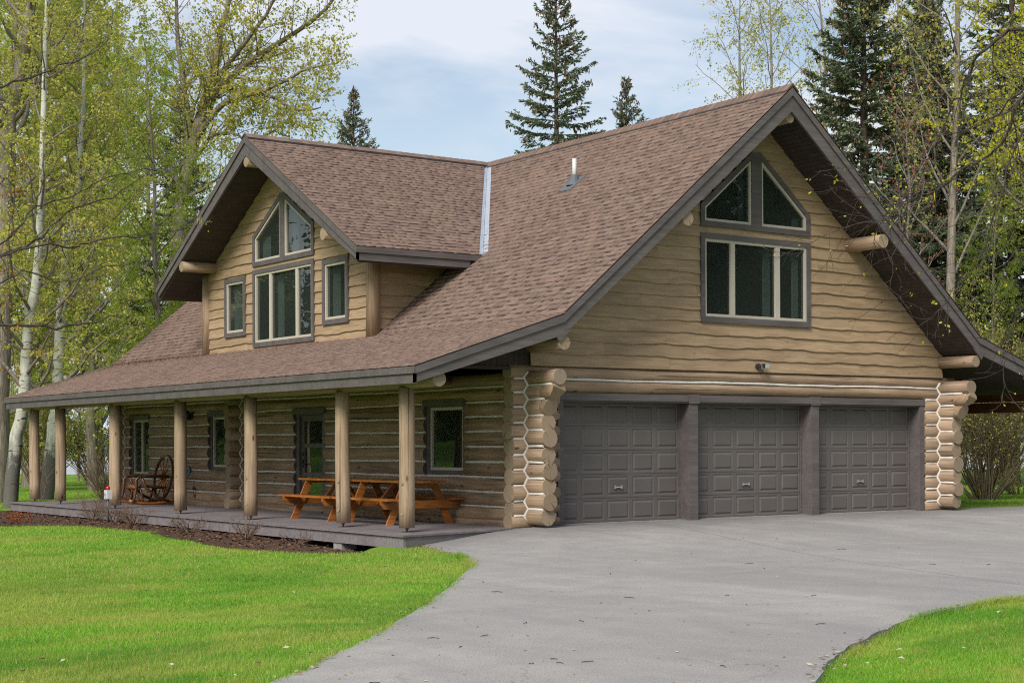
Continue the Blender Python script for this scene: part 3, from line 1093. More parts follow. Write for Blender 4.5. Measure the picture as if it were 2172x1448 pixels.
def shingle_field(o, a, u, length, rows, keep, clip=None):
    o, a, u = Vector(o), Vector(a).normalized(), Vector(u).normalized()
    n = a.cross(u)
    if n.z < 0:
        n = -n
    for r in range(rows):
        s = -rng.uniform(0, 0.25)
        alt = rng.random() < 0.5
        while s < length:
            w = rng.choice(SHW)
            s0, s1 = max(s, 0.0), min(s + w, length)
            if clip:
                spans = []
                for (q0, q1), (t0_, t1_) in zip(clip(o + u * (r * EXPO), length), clip(o + u * ((r + 1) * EXPO), length)):
                    c0, c1 = max(s0, q0), min(s1, q1)
                    if c1 - c0 > 0.005:
                        spans.append((c0, c1, (t0_ - q0 if q0 > s0 else 0.0, t1_ - q1 if q1 < s1 else 0.0)))
            else:
                spans = [(s0, s1, (0.0, 0.0))]
            for (c0, c1, kk) in spans:
                if c1 - c0 > 0.005 and keep(o + a * (c0 + c1) * 0.5 + u * (r * EXPO + EXPO / 2)):
                    LIST.append((o + a * c0 + u * (r * EXPO), a, u, n, SHW.index(w) if (c1 - c0 > w - 1e-6 and kk == (0.0, 0.0)) else -1, int(alt), c1 - c0, kk))
            s += w
            alt = not alt


def clip_steep(c, length):
    """spans along the eave line, measured from the row start, that the dormer leaves free"""
    x, y0 = c.x, c.y
    zv = ZK + SM * (x - 0.10 - XK)
    if zv >= ZR:
        return [(0, DY - y0), (DY - y0, length)]
    near = 4.82 if zv < dormz(4.82) else DY - (ZR - zv) / DS
    far = 12.08 if zv < dormz(4.82) else DY + (ZR - zv) / DS
    if DZE - 0.38 < zv < DZE:
        near, far = 3.98, 12.92
    return [(0, near - y0), (far - y0, length)]


def clip_dormer(c, length):
    return [(0, valley_x(min(max(c.y, 3.92), 12.98)) - 0.10 - c.x)]


ls = math.hypot(XR - XK, ZR - ZK)
l2 = math.hypot(XK - XE, ZK - ZE)
YL = Y1 - Y0 + 0.05
shingle_field((XE - 0.03, Y0 - 0.025, ZE - 0.012), (0, 1, 0), (XK - XE, 0, ZK - ZE), YL, int((l2 + 0.03) / EXPO) + 1, lambda c: c.x < XK + 0.02)
shingle_field((XK - 0.01, Y0 - 0.025, ZK + 0.0), (0, 1, 0), (XR - XK, 0, ZR - ZK), YL, int(ls / EXPO) + 1, lambda c: c.x < XR, clip_steep)
dl = math.hypot(DH, ZR - DZE)
shingle_field((DX0 - 0.025, DY - DH - 0.03, DZE - 0.018), (1, 0, 0), (0, DH, ZR - DZE), 6.0, int((dl + 0.03) / EXPO) + 1,
              lambda c: c.y < DY, clip_dormer)
shingle_field((DX0 - 0.025, DY + DH + 0.03, DZE - 0.018), (1, 0, 0), (0, -DH, ZR - DZE), 6.0, int((dl + 0.03) / EXPO) + 1,
              lambda c: c.y > DY, clip_dormer)
xr2 = 2 * XR
shingle_field((xr2 - XK + 0.01, Y0 - 0.025, ZK), (0, 1, 0), (XK - XR, 0, ZR - ZK), YL, int(ls / EXPO) + 1, lambda c: c.x > XR)
shingle_field((xr2 - XE + 0.03, Y0 - 0.025, ZE - 0.012), (0, 1, 0), (XE - XK, 0, ZK - ZE), YL, int((l2 + 0.03) / EXPO) + 1, lambda c: c.x > xr2 - XK - 0.02)
# the 300 that show largest are parts of their own, the rest one part


def shows(e):
    d = e[0] - CAMP
    return (e[4] >= 0) * (e[6] * max(0.02, -d.normalized().dot(e[3]))) / d.length ** 2


LIST.sort(key=lambda e: -shows(e))
SHM = {}
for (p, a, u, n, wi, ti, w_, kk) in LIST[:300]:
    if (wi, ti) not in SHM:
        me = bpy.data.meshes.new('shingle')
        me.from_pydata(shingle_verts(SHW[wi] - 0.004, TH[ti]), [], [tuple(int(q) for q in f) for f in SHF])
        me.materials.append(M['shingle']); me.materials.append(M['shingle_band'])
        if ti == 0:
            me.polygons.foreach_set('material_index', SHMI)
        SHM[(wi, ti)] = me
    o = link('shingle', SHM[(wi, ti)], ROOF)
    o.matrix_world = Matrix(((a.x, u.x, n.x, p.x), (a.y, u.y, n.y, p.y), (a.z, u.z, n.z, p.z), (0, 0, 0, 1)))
VV, FF, MI = [], [], []
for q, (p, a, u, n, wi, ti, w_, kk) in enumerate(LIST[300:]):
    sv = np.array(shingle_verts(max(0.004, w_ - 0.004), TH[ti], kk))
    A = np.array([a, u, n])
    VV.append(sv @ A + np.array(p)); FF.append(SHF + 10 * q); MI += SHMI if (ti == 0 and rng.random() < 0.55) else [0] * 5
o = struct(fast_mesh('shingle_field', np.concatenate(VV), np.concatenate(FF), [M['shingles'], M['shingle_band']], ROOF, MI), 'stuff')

# underlay just under the shingles (drip edge shows as a dark line)
ul = MB()
for (x0, z0, x1, z1) in ((XE - 0.02, ZE - 0.02, XK, ZK - 0.012),):
    for s in (0, 1):
        f = (lambda x: x) if s == 0 else (lambda x: 2 * XR - x)
        ul.prism([(f(x0), Y0 - 0.015, z0 - 0.012), (f(x1), Y0 - 0.015, z1 - 0.012), (f(x1), Y1 + 0.015, z1 - 0.012), (f(x0), Y1 + 0.015, z0 - 0.012)], (0, 0, 0.01))
uz = lambda x: roofz(x) - 0.022
for s in (0, 1):
    f = (lambda x: x) if s == 0 else (lambda x: 2 * XR - x)
    for pl in ([(XK, Y0 - 0.015), (XR, Y0 - 0.015), (XR, 3.9), (XK, 3.9)], [(valley_x(3.92), 3.9), (XR, 3.9), (XR, DY)],
               [(XK, 3.9), (valley_x(3.92) , 3.9), (valley_x(3.92), 4.83), (XK, 4.83)],
               [(XK, 12.07), (XR, 12.07), (XR, Y1 + 0.015), (XK, Y1 + 0.015)]) if s == 0 else ([(XK, Y0 - 0.015), (XR, Y0 - 0.015), (XR, Y1 + 0.015), (XK, Y1 + 0.015)],):
        ul.prism([(f(x), y, uz(x)) for x, y in pl], (0, 0, 0.01))
for sg in (-1, 1):
    ul.prism([(DX0 - 0.015, DY + sg * (DH + 0.015), DZE - 0.03), (valley_x(3.92), DY + sg * (DH + 0.015), DZE - 0.03), (XR, DY, ZR - 0.022), (DX0 - 0.015, DY, ZR - 0.022)], (0, 0, 0.01))
ul.build('drip_edge', M['dark_metal'], ROOF)

# ridge caps
cap = MB()
w2 = 0.15
cap.add([(-w2, 0, -w2 * SM), (0, 0, 0.012), (w2, 0, -w2 * SM), (-w2, 0.21, -w2 * SM - 0.012), (0, 0.21, 0.0), (w2, 0.21, -w2 * SM - 0.012),
         (-w2, 0, -w2 * SM - 0.02), (w2, 0, -w2 * SM - 0.02), (0, 0, -0.012)],
        [(0, 1, 4, 3), (1, 2, 5, 4), (0, 6, 8, 1), (1, 8, 7, 2), (0, 3, 6), (2, 7, 5)])
CAP = None


def caps(p, d, n, sl, stp=0.16):
    global CAP
    p, d = Vector(p), Vector(d)
    side = d.cross(Vector((0, 0, 1)))
    for k in range(n):
        if CAP is None:
            o = cap.build('ridge_cap', M['shingle'], ROOF); CAP = o
        else:
            o = CAP.copy(); COL.objects.link(o); o.parent = ROOF
        c = p + d * (stp * k)
        zs = sl / SM
        o.matrix_world = Matrix(((side.x, d.x, 0, c.x), (side.y, d.y, 0, c.y), (0, 0, zs, c.z + rng.uniform(0, 0.004)), (0, 0, 0, 1)))


rv = MB()
for sg in (-1, 1):
    rv.prism([(XR, Y0 + 0.01, ZR + 0.003), (XR + sg * 0.17, Y0 + 0.01, ZR - 0.17 * SM + 0.003), (XR + sg * 0.17, Y1, ZR - 0.17 * SM + 0.003), (XR, Y1, ZR + 0.003)], (0, 0, 0.03))
    rv.prism([(DX0, DY, ZR + 0.003), (DX0, DY + sg * 0.17, ZR - 0.17 * DS + 0.003), (XR, DY + sg * 0.17, ZR - 0.17 * DS + 0.003), (XR, DY, ZR + 0.003)], (0, 0, 0.03))
rv.build('ridge_vent', M['dark_metal'], ROOF)
caps((XR, Y0 - 0.03, ZR + 0.050), (0, 1, 0), int((Y1 - Y0) / 0.16), SM)
caps((DX0 - 0.03, DY, ZR + 0.050), (1, 0, 0), int((XR - DX0) / 0.16), DS)

# valley flashing: two strips of bright metal with a raised seam
for sg in (-1, 1):
    P = Vector((XR - 0.12, DY + sg * (DH * 0.024), ZR + 0.004)); Q = Vector((valley_x(3.92) - 0.02, DY + sg * (DH + 0.0), DZE + 0.004))
    P.z = roofz(P.x) + 0.012; Q.z = roofz(Q.x) + 0.012
    if sg == 1:
        P.y = DY + (DY - (DY - DH * 0.024)); Q.y = DY + DH
    vf = MB()
    a1 = Vector((0, -sg * 0.0, 0))
    dn = (Q - P).normalized()
    n1 = Vector((-SM, 0, 1)).normalized()
    n2 = Vector((0, sg * DS, 1)).normalized()
    e1 = dn.cross(n1).normalized(); e2 = dn.cross(n2).normalized()
    if e1.y * sg < 0: e1 = -e1            # towards the main roof, away from the dormer
    if e2.x > 0: e2 = -e2                 # towards the dormer
    vf.prism([P, P + e1 * 0.13, Q + e1 * 0.13, Q], n1 * 0.01)
    vf.prism([P, P + e2 * 0.13, Q + e2 * 0.13, Q], n2 * 0.01)
    vf.beam(P + Vector((0, 0, 0.02)), Q + Vector((0, 0, 0.02)), 0.012, 0.03)
    vf.build('valley_flashing', M['metal'], ROOF)

# rake boards: a narrow board over a wide one, following the bent profile
PROF = [(XE, ZE), (XK, ZK), (XR, ZR), (2 * XR - XK, ZK), (2 * XR - XE, ZE)]
D1 = [0.13, 0.145, 0.16, 0.145, 0.13]
D2 = [0.265, 0.345, 0.44, 0.345, 0.265]


def rake(name, y, thick, top, bot, back):
    for k in range(4):
        mb = MB()
        tp = [(PROF[q][0], y, PROF[q][1] - top[q]) for q in (k, k + 1)]
        bt = [(PROF[q][0], y, PROF[q][1] - bot[q]) for q in (k, k + 1)]
        mb.band(tp, bt, (0, thick * back, 0))
        mb.build(name, M['trim'], ROOF)


t0 = [0.025] * 5
rake('rake_board', Y0 - 0.028, 0.03, t0, D1, 1)
rake('rake_board', Y0, 0.045, [0.12] * 5, D2, 1)
rake('rake_board', Y1 + 0.03, 0.03, t0, D1, -1)
rake('rake_board', Y1, 0.045, [0.12] * 5, D2, -1)
for xx, sg in ((XK, 1), (2 * XR - XK, -1)):     # pointed tails where the steep boards end
    MB().prism([(xx + sg * 0.05, Y0 - 0.004, ZK - 0.30), (xx - sg * 0.15, Y0 - 0.004, ZK - 0.36), (xx - sg * 0.08, Y0 - 0.004, ZK - 0.46), (xx + sg * 0.17, Y0 - 0.004, ZK - 0.23)], (0, 0.04, 0)).build('rake_tail', M['trim'], ROOF)
for sg in (0, 1):
    f = (lambda x: x) if sg == 0 else (lambda x: 2 * XR - x)
    s = 1 if sg == 0 else -1
    mb = MB(); x = f(XE - 0.028)
    mb.box(min(x, x + s * 0.03), Y0 - 0.028, ZE - 0.125, max(x, x + s * 0.03), Y1 + 0.03, ZE - 0.022); mb.build('fascia_board', M['trim'], ROOF)
    mb = MB(); x = f(XE)
    mb.box(min(x, x + s * 0.04), Y0, ZE - 0.27, max(x, x + s * 0.04), Y1, ZE - 0.118); mb.build('fascia_board', M['trim'], ROOF)
# dormer boards
for sg in (-1, 1):
    for (x, th_, tt, bb, b0) in ((DX0 - 0.028, 0.03, 0.02, 0.14, 0.14), (DX0, 0.045, 0.125, 0.40, 0.27)):
        ye = DY + sg * DH
        MB().band([(x, DY, ZR - tt), (x, ye, DZE - tt)], [(x, DY, ZR - bb), (x, ye, DZE - b0)], (th_, 0, 0)).build('rake_board', M['trim'], ROOF)
    xe = valley_x(3.92) - 0.05
    y = DY + sg * (DH + 0.028)
    MB().box(DX0 - 0.028, min(y, y - sg * 0.03), DZE - 0.13, xe, max(y, y - sg * 0.03), DZE - 0.025).build('fascia_board', M['trim'], ROOF)
    y = DY + sg * DH
    MB().box(DX0, min(y, y - sg * 0.04), DZE - 0.27, xe - 0.25, max(y, y - sg * 0.04), DZE - 0.12).build('fascia_board', M['trim'], ROOF)
# log purlins under the gables
for (x, z, r) in ((XR, 7.09, 0.105), (2.63, 5.12, 0.12), (7.44, 5.08, 0.125), (0.03, 2.955, 0.115), (W - 0.03, 2.93, 0.115)):
    log((x, -0.97 if x != XR else -0.94, z), (x, 0.3, z), r, r * 1.04, name='purlin')
for (y, z, r) in ((DY, 7.10, 0.10), (11.68, 5.28, 0.115), (5.22, 5.28, 0.115)):
    log((-0.92, y, z), (0.3, y, z), r, r * 1.03, name='purlin')

# dark boarded triangle that closes the porch attic beside the garage front
for k in range(16):
    xa, xb = -1.75 + k * 0.11, -1.75 + k * 0.11 + 0.105
    if xb > 0.02: xb = 0.02
    MB().prism([(xa, -0.06, 2.58), (xb, -0.06, 2.58), (xb, -0.06, roofz(xb) - 0.2), (xa, -0.06, roofz(xa) - 0.2)], (0, 0.025, 0)).build('attic_board', M['soffit'], HOUSE)
MB().box(-1.75, -0.09, 2.55, -0.02, 0.0, 2.60).build('attic_sill', M['soffit'], HOUSE)

# vent pipe on the near slope
mb = MB(); q = Vector((3.55, 3.34, roofz(3.55)))
u = Vector((1, 0, SM)).normalized(); nn = Vector((-SM, 0, 1)).normalized()
vp = MB(); vp.tube([q, q + Vector((0, 0, 0.47))], 0.043, 14); vpo = vp.build('vent_pipe', M['white'], ROOF, True)
mb.prism([q + u * 0.18 + Vector((0, 0.2, 0)) + nn * 0.016, q + u * 0.18 - Vector((0, 0.2, 0)) + nn * 0.016, q - u * 0.30 - Vector((0, 0.2, 0)) + nn * 0.02, q - u * 0.30 + Vector((0, 0.2, 0)) + nn * 0.02], nn * 0.012)
mb.tube([q - u * 0.02 - Vector((0, 0, 0.05)), q + Vector((0, 0, 0.16))], [0.15, 0.062], 14)
mb.build('vent_boot', M['boot'], ROOF)

# ------------------------------------------------------------------ porch
BX = -2.30
log((BX, -0.93, 2.335), (BX, 17.95, 2.335), 0.115, 0.12, name='porch_beam', mat='log_grey')
for y in (2.0, 5.45, 8.6, 12.06):
    log((BX + 0.05, y + 0.12, 2.36), (-0.1, y + 0.12, 2.44), 0.06, name='porch_rafter', n=10)
for y in (0.01, 2.02, 5.45, 8.60, 12.06, 15.48, 17.30):
    r = rng.uniform(0.117, 0.128)
    o = log((BX, y, 0.068), (BX, y, 2.235), r * 1.02, r * 0.97, name='porch_post', mat='log_grey', n=18, step=0.35)
    mb = MB()
    mb.box(BX - 0.06, y - 0.06, 0.001, BX + 0.06, y + 0.06, 0.008)
    mb.tube([(BX, y, 0.0), (BX, y, 0.09)], 0.013, 8); mb.tube([(BX, y, 0.045), (BX, y, 0.066)], 0.03, 6)
    f = mb.build('post_foot', M['dark_metal'], HOUSE)
    for zz in (0.28, 0.75):      # plugged bolt holes near the foot
        MB().tube([(BX - r * 0.93, y - 0.045, zz), (BX - r * 1.005, y - 0.049, zz)], 0.024, 12).build('post_plug', M['log_end'], HOUSE)
# side beam of the right hand porch
mb = MB(); mb.box(12.22, -0.9, 1.96, 12.44, 17.6, 2.17); mb.box(12.24, -0.9, 2.19, 12.42, 17.6, 2.33)
mb.build('porch_beam', M['chair'], HOUSE)
log((12.5, -0.6, 0.0), (12.5, -0.6, 1.96), 0.12, name='porch_post', mat='log_grey')

# deck
DK0 = -2.80
n = 20
for k in range(n):
    xa = DK0 - 0.03 + k * 0.1405
    xb = xa + 0.1365
    # clipped at the slanting edge towards the drive
    ca = -0.735 + (xa - DK0) * 0.235; cb = -0.735 + (xb - DK0) * 0.235
    MB().prism([(xa, ca, -0.028), (xb, cb, -0.028), (xb, 17.62, -0.028), (xa, 17.62, -0.028)], (0, 0, 0.028 + rng.uniform(-0.001, 0.001))).build('deck_board', M['deck'], HOUSE)
MB().box(DK0, -0.70, -0.205, DK0 + 0.04, 17.6, -0.030).build('rim_board', M['deck'], HOUSE)
MB().prism([(DK0 + 0.04, -0.70, -0.205), (0.0, -0.05, -0.205), (0.0, -0.05, -0.03), (DK0 + 0.04, -0.70, -0.03)], (0, 0.04, 0)).build('rim_board', M['deck'], HOUSE)
MB().box(DK0 + 0.04, 17.55, -0.205, 0.0, 17.59, -0.03).build('rim_board', M['deck'], HOUSE)
for y in (-0.62, 1.35):
    MB().box(DK0 + 0.02, y - 0.13, -0.45, DK0 + 0.30, y + 0.13, -0.207).build('deck_pier', M['concrete'], HOUSE)
MB().box(DK0 + 0.9, -0.2, -0.5, -0.3, 17.4, -0.21).build('deck_underside_shade', M['room'], HOUSE)  # single near-black block, its colour standing in for the shade under the deck

# small fittings on the house
fl = thing('floodlight', 'small dark twin floodlight fixed to the siding above the middle garage door', 'floodlight', (5.03, -0.14, 2.73))
mb = MB(); mb.tube([(0, 0.03, 0), (0, -0.03, 0)], 0.055, 14); mb.beam((0, -0.02, 0.01), (0.06, -0.07, 0.045), 0.02, 0.02); mb.beam((0, -0.02, -0.02), (0.02, -0.08, -0.075), 0.02, 0.02)
mb.build('base_plate', M['dark_metal'], fl)
mb = MB(); mb.hexa([(0.06, -0.05, -0.02), (0.14, -0.05, -0.02), (0.15, -0.12, -0.04), (0.05, -0.12, -0.04), (0.06, -0.05, 0.055), (0.15, -0.05, 0.055), (0.17, -0.13, 0.05), (0.05, -0.13, 0.05)])
mb.build('lamp_head', M['dark_metal'], fl)
MB().add([(0.055, -0.128, -0.035), (0.15, -0.124, -0.035), (0.165, -0.134, 0.045), (0.055, -0.134, 0.045)], [(0, 1, 2, 3)]).build('lens', M['lamp_glass'], fl)
MB().tube([(0.02, -0.07, -0.06), (0.035, -0.10, -0.10)], [0.028, 0.02], 10).build('sensor', M['dark_metal'], fl)
pl_ = thing('porch_light', 'small black lantern on the porch wall left of the square window', 'wall light', (-0.14, 12.95, 2.02))
mb = MB(); mb.box(-0.03, -0.05, -0.06, 0.05, 0.05, 0.08); mb.build('bracket', M['dark_metal'], pl_)
mb = MB(); mb.tube([(-0.09, 0, 0.08), (-0.09, 0, -0.08)], [0.05, 0.075], 10); mb.tube([(-0.09, 0, 0.13), (-0.09, 0, 0.08)], [0.02, 0.06], 10); mb.beam((0, 0, 0.06), (-0.09, 0, 0.11), 0.02, 0.02)
mb.build('lantern', M['dark_metal'], pl_)
wp = thing('wall_plaque', 'round blue enamel plaque hanging on the porch logs beside the wheel chair', 'plaque', (-0.15, 13.10, 0.77))
MB().tube([(0, 0, 0), (-0.02, 0, 0)], 0.115, 20).build('disc', M['blue'], wp)
MB().tube([(0.0, 0, 0), (-0.026, 0, 0)], 0.03, 10).build('boss', M['boot'], wp)
wc = thing('wind_chime', 'small wind chime with a wooden clapper hung low on the porch logs', 'wind chime', (-0.16, 12.78, 0.45))
mb = MB(); mb.tube([(0, 0, 0.28), (0, 0.01, -0.2)], 0.004, 5); mb.tube([(0, 0, -0.04), (0, 0.0, -0.10)], [0.02, 0.05], 8); mb.build('cord', M['dark_metal'], wc)
MB().box(-0.012, -0.03, -0.28, 0.012, 0.035, -0.19).build('clapper', M['table'], wc)

# ------------------------------------------------------------------ ground
def sst(x):
    x = np.clip(x, 0, 1); return x * x * (3 - 2 * x)


def gh(x, y):
    """height of the finished ground"""
    x = np.asarray(x, float); y = np.asarray(y, float)
    a = sst(1 - np.maximum(0, -x) / 2.9) * sst(1 - np.maximum(0, -y) / 7.0) * (1 - sst((y - 9) / 10))
    far = fw.x * (x - CAMP.x) + fw.y * (y - CAMP.y)
    h = -0.2 + 0.19 * a
    h = h - 2.6 * sst((far - 96) / 14)
    h = h + 2.6 * sst((-x - 14) / 26) * sst((y - 2) / 20)          # the lawn climbs away to the left, as the porch panes show
    return h


def wobble(x, y):
    return 0.022 * np.sin(x * 0.9 + 1.3) * np.sin(y * 0.7 + 0.4) + 0.012 * np.sin(x * 2.3 + y * 1.7) - 0.034


def axis(lo, hi, flo, fhi, step):
    a = np.arange(flo, fhi + 1e-6, step)
    left, right = [], []
    s = step; v = flo
    while v > lo:
        s *= 1.35; v -= s; left.append(v)
    s = step; v = fhi
    while v < hi:
        s *= 1.35; v += s; right.append(v)
    return np.array(left[::-1] + list(a) + right)


gx = axis(-900, 1500, -16, 14, 0.4)
gy = axis(-900, 1500, -20, 22, 0.4)
GX, GY = np.meshgrid(gx, gy)
mask_near = (np.abs(GX) < 40) & (np.abs(GY) < 60)
GZ = gh(GX, GY) + wobble(GX, GY) * np.where((GX < -3.2) | (GY < -9), 1, 0.0) * mask_near
nx, ny = len(gx), len(gy)
ii, jj = np.meshgrid(np.arange(nx - 1), np.arange(ny - 1))
b0 = (jj * nx + ii).ravel()
F = np.stack([b0, b0 + 1, b0 + nx + 1, b0 + nx], 1)


def lawn_mat():
    m, N, L, b = nodes_of('lawn_turf')
    v = coord(N, L)
    big = noise(N, L, v, 0.35, 5, 0.6, 0.4)
    mid = noise(N, L, v, 3.5, 5, 0.65)
    fine = noise(N, L, v, 45, 3, 0.7)
    c = mixc(N, L, ramp(N, L, big, [(0.38, 0), (0.66, 1)]), (0.115, 0.265, 0.018), (0.20, 0.315, 0.035))
    c = mixc(N, L, ramp(N, L, mid, [(0.5, 0), (0.72, 0.55)]), c, (0.30, 0.29, 0.09))
    c = mixc(N, L, ramp(N, L, fine, [(0.30, 0.5), (0.55, 0.0)]), c, (0.07, 0.13, 0.016))
    L.new(c, b.inputs['Base Color']); b.inputs['Roughness'].default_value = 0.95
    b.inputs['Specular IOR Level'].default_value = 0.1
    bump(N, L, b, fine, 0.8, 0.03)
    return m


def asphalt_mat():
    m, N, L, b = nodes_of('worn_asphalt')
    v = coord(N, L)
    fine = noise(N, L, v, 85, 3, 0.75)
    mid = noise(N, L, v, 2.2, 6, 0.62, 0.3)
    big = noise(N, L, v, 0.28, 4, 0.6, 0.6)
    c = mixc(N, L, ramp(N, L, big, [(0.35, 0), (0.65, 1)]), (0.265, 0.252, 0.235), (0.350, 0.332, 0.308))
    c = mixc(N, L, ramp(N, L, mid, [(0.35, 0.45), (0.62, 0.0)]), c, (0.220, 0.213, 0.206))
    c = mixc(N, L, ramp(N, L, fine, [(0.33, 0.75), (0.50, 0.0)]), c, (0.13, 0.125, 0.125))
    c = mixc(N, L, ramp(N, L, fine, [(0.56, 0.0), (0.68, 0.7)]), c, (0.50, 0.485, 0.465))
    # paving seam running out from the middle door, and faint wheel tracks
    pz = N.new('ShaderNodeTexCoord'); px_ = N.new('ShaderNodeSeparateXYZ'); L.new(pz.outputs['Object'], px_.inputs[0])
    lx = N.new('ShaderNodeMath'); lx.operation = 'MULTIPLY_ADD'; L.new(px_.outputs['Y'], lx.inputs[0]); lx.inputs[1].default_value = -0.321
    L.new(px_.outputs['X'], lx.inputs[2])
    wv = N.new('ShaderNodeMath'); wv.operation = 'MULTIPLY_ADD'; L.new(noise(N, L, v, 1.6, 4), wv.inputs[0]); wv.inputs[1].default_value = 0.09; L.new(lx.outputs[0], wv.inputs[2])
    of = N.new('ShaderNodeMath'); of.operation = 'SUBTRACT'; L.new(wv.outputs[0], of.inputs[0]); of.inputs[1].default_value = 2.47
    ab = N.new('ShaderNodeMath'); ab.operation = 'ABSOLUTE'; L.new(of.outputs[0], ab.inputs[0])
    c = mixc(N, L, ramp(N, L, ab.outputs[0], [(0.006, 0.6), (0.03, 0.0)]), c, (0.12, 0.115, 0.115))
    st = noise(N, L, coord(N, L, (1.4, 0.30, 1)), 1.0, 5, 0.65, 0.4)
    c = mixc(N, L, ramp(N, L, st, [(0.44, 0.0), (0.66, 0.40)]), c, (0.20, 0.192, 0.19))
    vo = N.new('ShaderNodeTexVoronoi'); vo.feature = 'DISTANCE_TO_EDGE'; vo.inputs['Scale'].default_value = 0.22
    dvv = N.new('ShaderNodeVectorMath'); dvv.operation = 'MULTIPLY_ADD'
    nzc = N.new('ShaderNodeTexNoise'); nzc.inputs['Scale'].default_value = 0.9; nzc.inputs['Detail'].default_value = 6; L.new(v, nzc.inputs['Vector'])
    L.new(nzc.outputs['Color'], dvv.inputs[0]); dvv.inputs[1].default_value = (1.6, 1.6, 0); L.new(v, dvv.inputs[2])
    L.new(dvv.outputs[0], vo.inputs['Vector'])
    ck = ramp(N, L, vo.outputs['Distance'], [(0.0006, 0.28), (0.002, 0.0)])
    gate = ramp(N, L, noise(N, L, v, 0.5, 2), [(0.46, 0.0), (0.56, 1.0)])
    ml = N.new('ShaderNodeMath'); ml.operation = 'MULTIPLY'; L.new(ck, ml.inputs[0]); L.new(gate, ml.inputs[1])
    c = mixc(N, L, ml.outputs[0], c, (0.11, 0.106, 0.104))
    # darker band along the garage doors, pale scuffs further out
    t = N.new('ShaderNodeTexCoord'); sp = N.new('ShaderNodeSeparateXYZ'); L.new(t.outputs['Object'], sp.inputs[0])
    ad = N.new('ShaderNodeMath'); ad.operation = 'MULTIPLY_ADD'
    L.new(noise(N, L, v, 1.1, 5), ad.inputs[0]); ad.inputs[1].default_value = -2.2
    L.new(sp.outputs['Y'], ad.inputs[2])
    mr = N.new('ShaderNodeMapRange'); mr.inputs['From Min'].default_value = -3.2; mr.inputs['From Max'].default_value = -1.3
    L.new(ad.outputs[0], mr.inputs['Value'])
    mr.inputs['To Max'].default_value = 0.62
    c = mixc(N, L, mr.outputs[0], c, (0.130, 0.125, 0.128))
    sc = noise(N, L, coord(N, L, (0.35, 1.8, 1)), 1.3, 5, 0.7)
    c = mixc(N, L, ramp(N, L, sc, [(0.62, 0.0), (0.75, 0.35)]), c, (0.42, 0.40, 0.38))
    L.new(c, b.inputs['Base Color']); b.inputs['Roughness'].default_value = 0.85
    b.inputs['Specular IOR Level'].default_value = 0.25
    bump(N, L, b, fine, 0.7, 0.006)
    return m


M['lawn'] = lawn_mat()
M['asphalt'] = asphalt_mat()
M['mulch'] = plain('bark_mulch', (0.085, 0.052, 0.035), 0.95, 0.0, 30, 0.55, 0.1, 0.9, bscale=60)
M['chip'] = plain('bark_chip', (0.125, 0.076, 0.05), 0.9, 0.4, 20, 0.3, 0.1, 0.0, island=True)

EDGE_L = [(-2.24, -0.26), (-2.50, -0.80), (-2.62, -1.32), (-3.09, -2.60), (-3.62, -3.72), (-4.28, -4.68), (-5.63, -6.37), (-7.1, -8.13), (-8.38, -9.58),
          (-9.24, -10.47), (-9.98, -11.18), (-10.5, -11.69), (-13.0, -14.1), (-17.0, -17.6), (-24, -22.5)]
EDGE_R = [(26, -11.6), (10, -11.25), (3, -11.1), (-0.6, -11.08), (-2.05, -11.12), (-2.76, -11.19), (-3.78, -11.48), (-5.09, -12.09), (-6.24, -12.73), (-7.02, -13.26), (-7.68, -13.8),
          (-10.5, -16.2), (-14.5, -19.9), (-21, -26)]


def smooth_line(p, n=6):
    p = [Vector((a, b, 0)) for a, b in p]
    out = []
    for i in range(len(p) - 1):
        a = p[max(i - 1, 0)]; b = p[i]; c = p[i + 1]; d = p[min(i + 2, len(p) - 1)]
        for k in range(n):
            t = k / n
            out.append(0.5 * ((2 * b) + (c - a) * t + (2 * a - 5 * b + 4 * c - d) * t * t + (3 * b - a - 3 * c + d) * t ** 3))
    out.append(p[-1])
    return [(q.x + rng.uniform(-0.02, 0.02), q.y + rng.uniform(-0.02, 0.02)) for q in out]


def inside(poly, x, y):
    x = np.asarray(x); y = np.asarray(y)
    r = np.zeros(x.shape, bool)
    px, py = poly[-1]
    for qx, qy in poly:
        c = ((qy > y) != (py > y)) & (x < (px - qx) * (y - qy) / (py - qy + 1e-12) + qx)
        r ^= c
        px, py = qx, qy
    return r


def sheet(name, poly, step, zf, mat, skirt=0.0, lim=None):
    xs = [p[0] for p in poly]; ys = [p[1] for p in poly]
    X, Y = np.meshgrid(np.arange(min(xs), max(xs), step), np.arange(min(ys), max(ys), step))
    X = X.ravel(); Y = Y.ravel()
    k = inside(poly, X, Y)
    P = [Vector(p) for p in poly] + [Vector((a, b)) for a, b in zip(X[k], Y[k])]
    E_ = [(i, (i + 1) % len(poly)) for i in range(len(poly))]
    vv, ee, ff, _, _, _ = delaunay_2d_cdt(P, E_, [], 1, 1e-4)
    A = np.array([(q.x, q.y) for q in vv])
    Z = zf(A[:, 0], A[:, 1])
    V = [(a, b, float(z)) for (a, b), z in zip(A, Z)]
    mb = MB(); mb.v = V; mb.f = [tuple(f) for f in ff if inside(poly, np.array([sum(vv[i].x for i in f) / 3]), np.array([sum(vv[i].y for i in f) / 3]))[0]]
    mb.mi = [0] * len(mb.f)
    if skirt:
        o = len(mb.v)
        for (a, b) in poly:
            z = float(zf(np.array([a]), np.array([b]))[0])
            mb.v += [(a, b, z), (a, b, z - skirt)]
        n = len(poly)
        for i in range(n):
            j = (i + 1) % n
            mb.f.append((o + 2 * i, o + 2 * j, o + 2 * j + 1, o + 2 * i + 1)); mb.mi.append(0)
    return mb.build(name, mat)


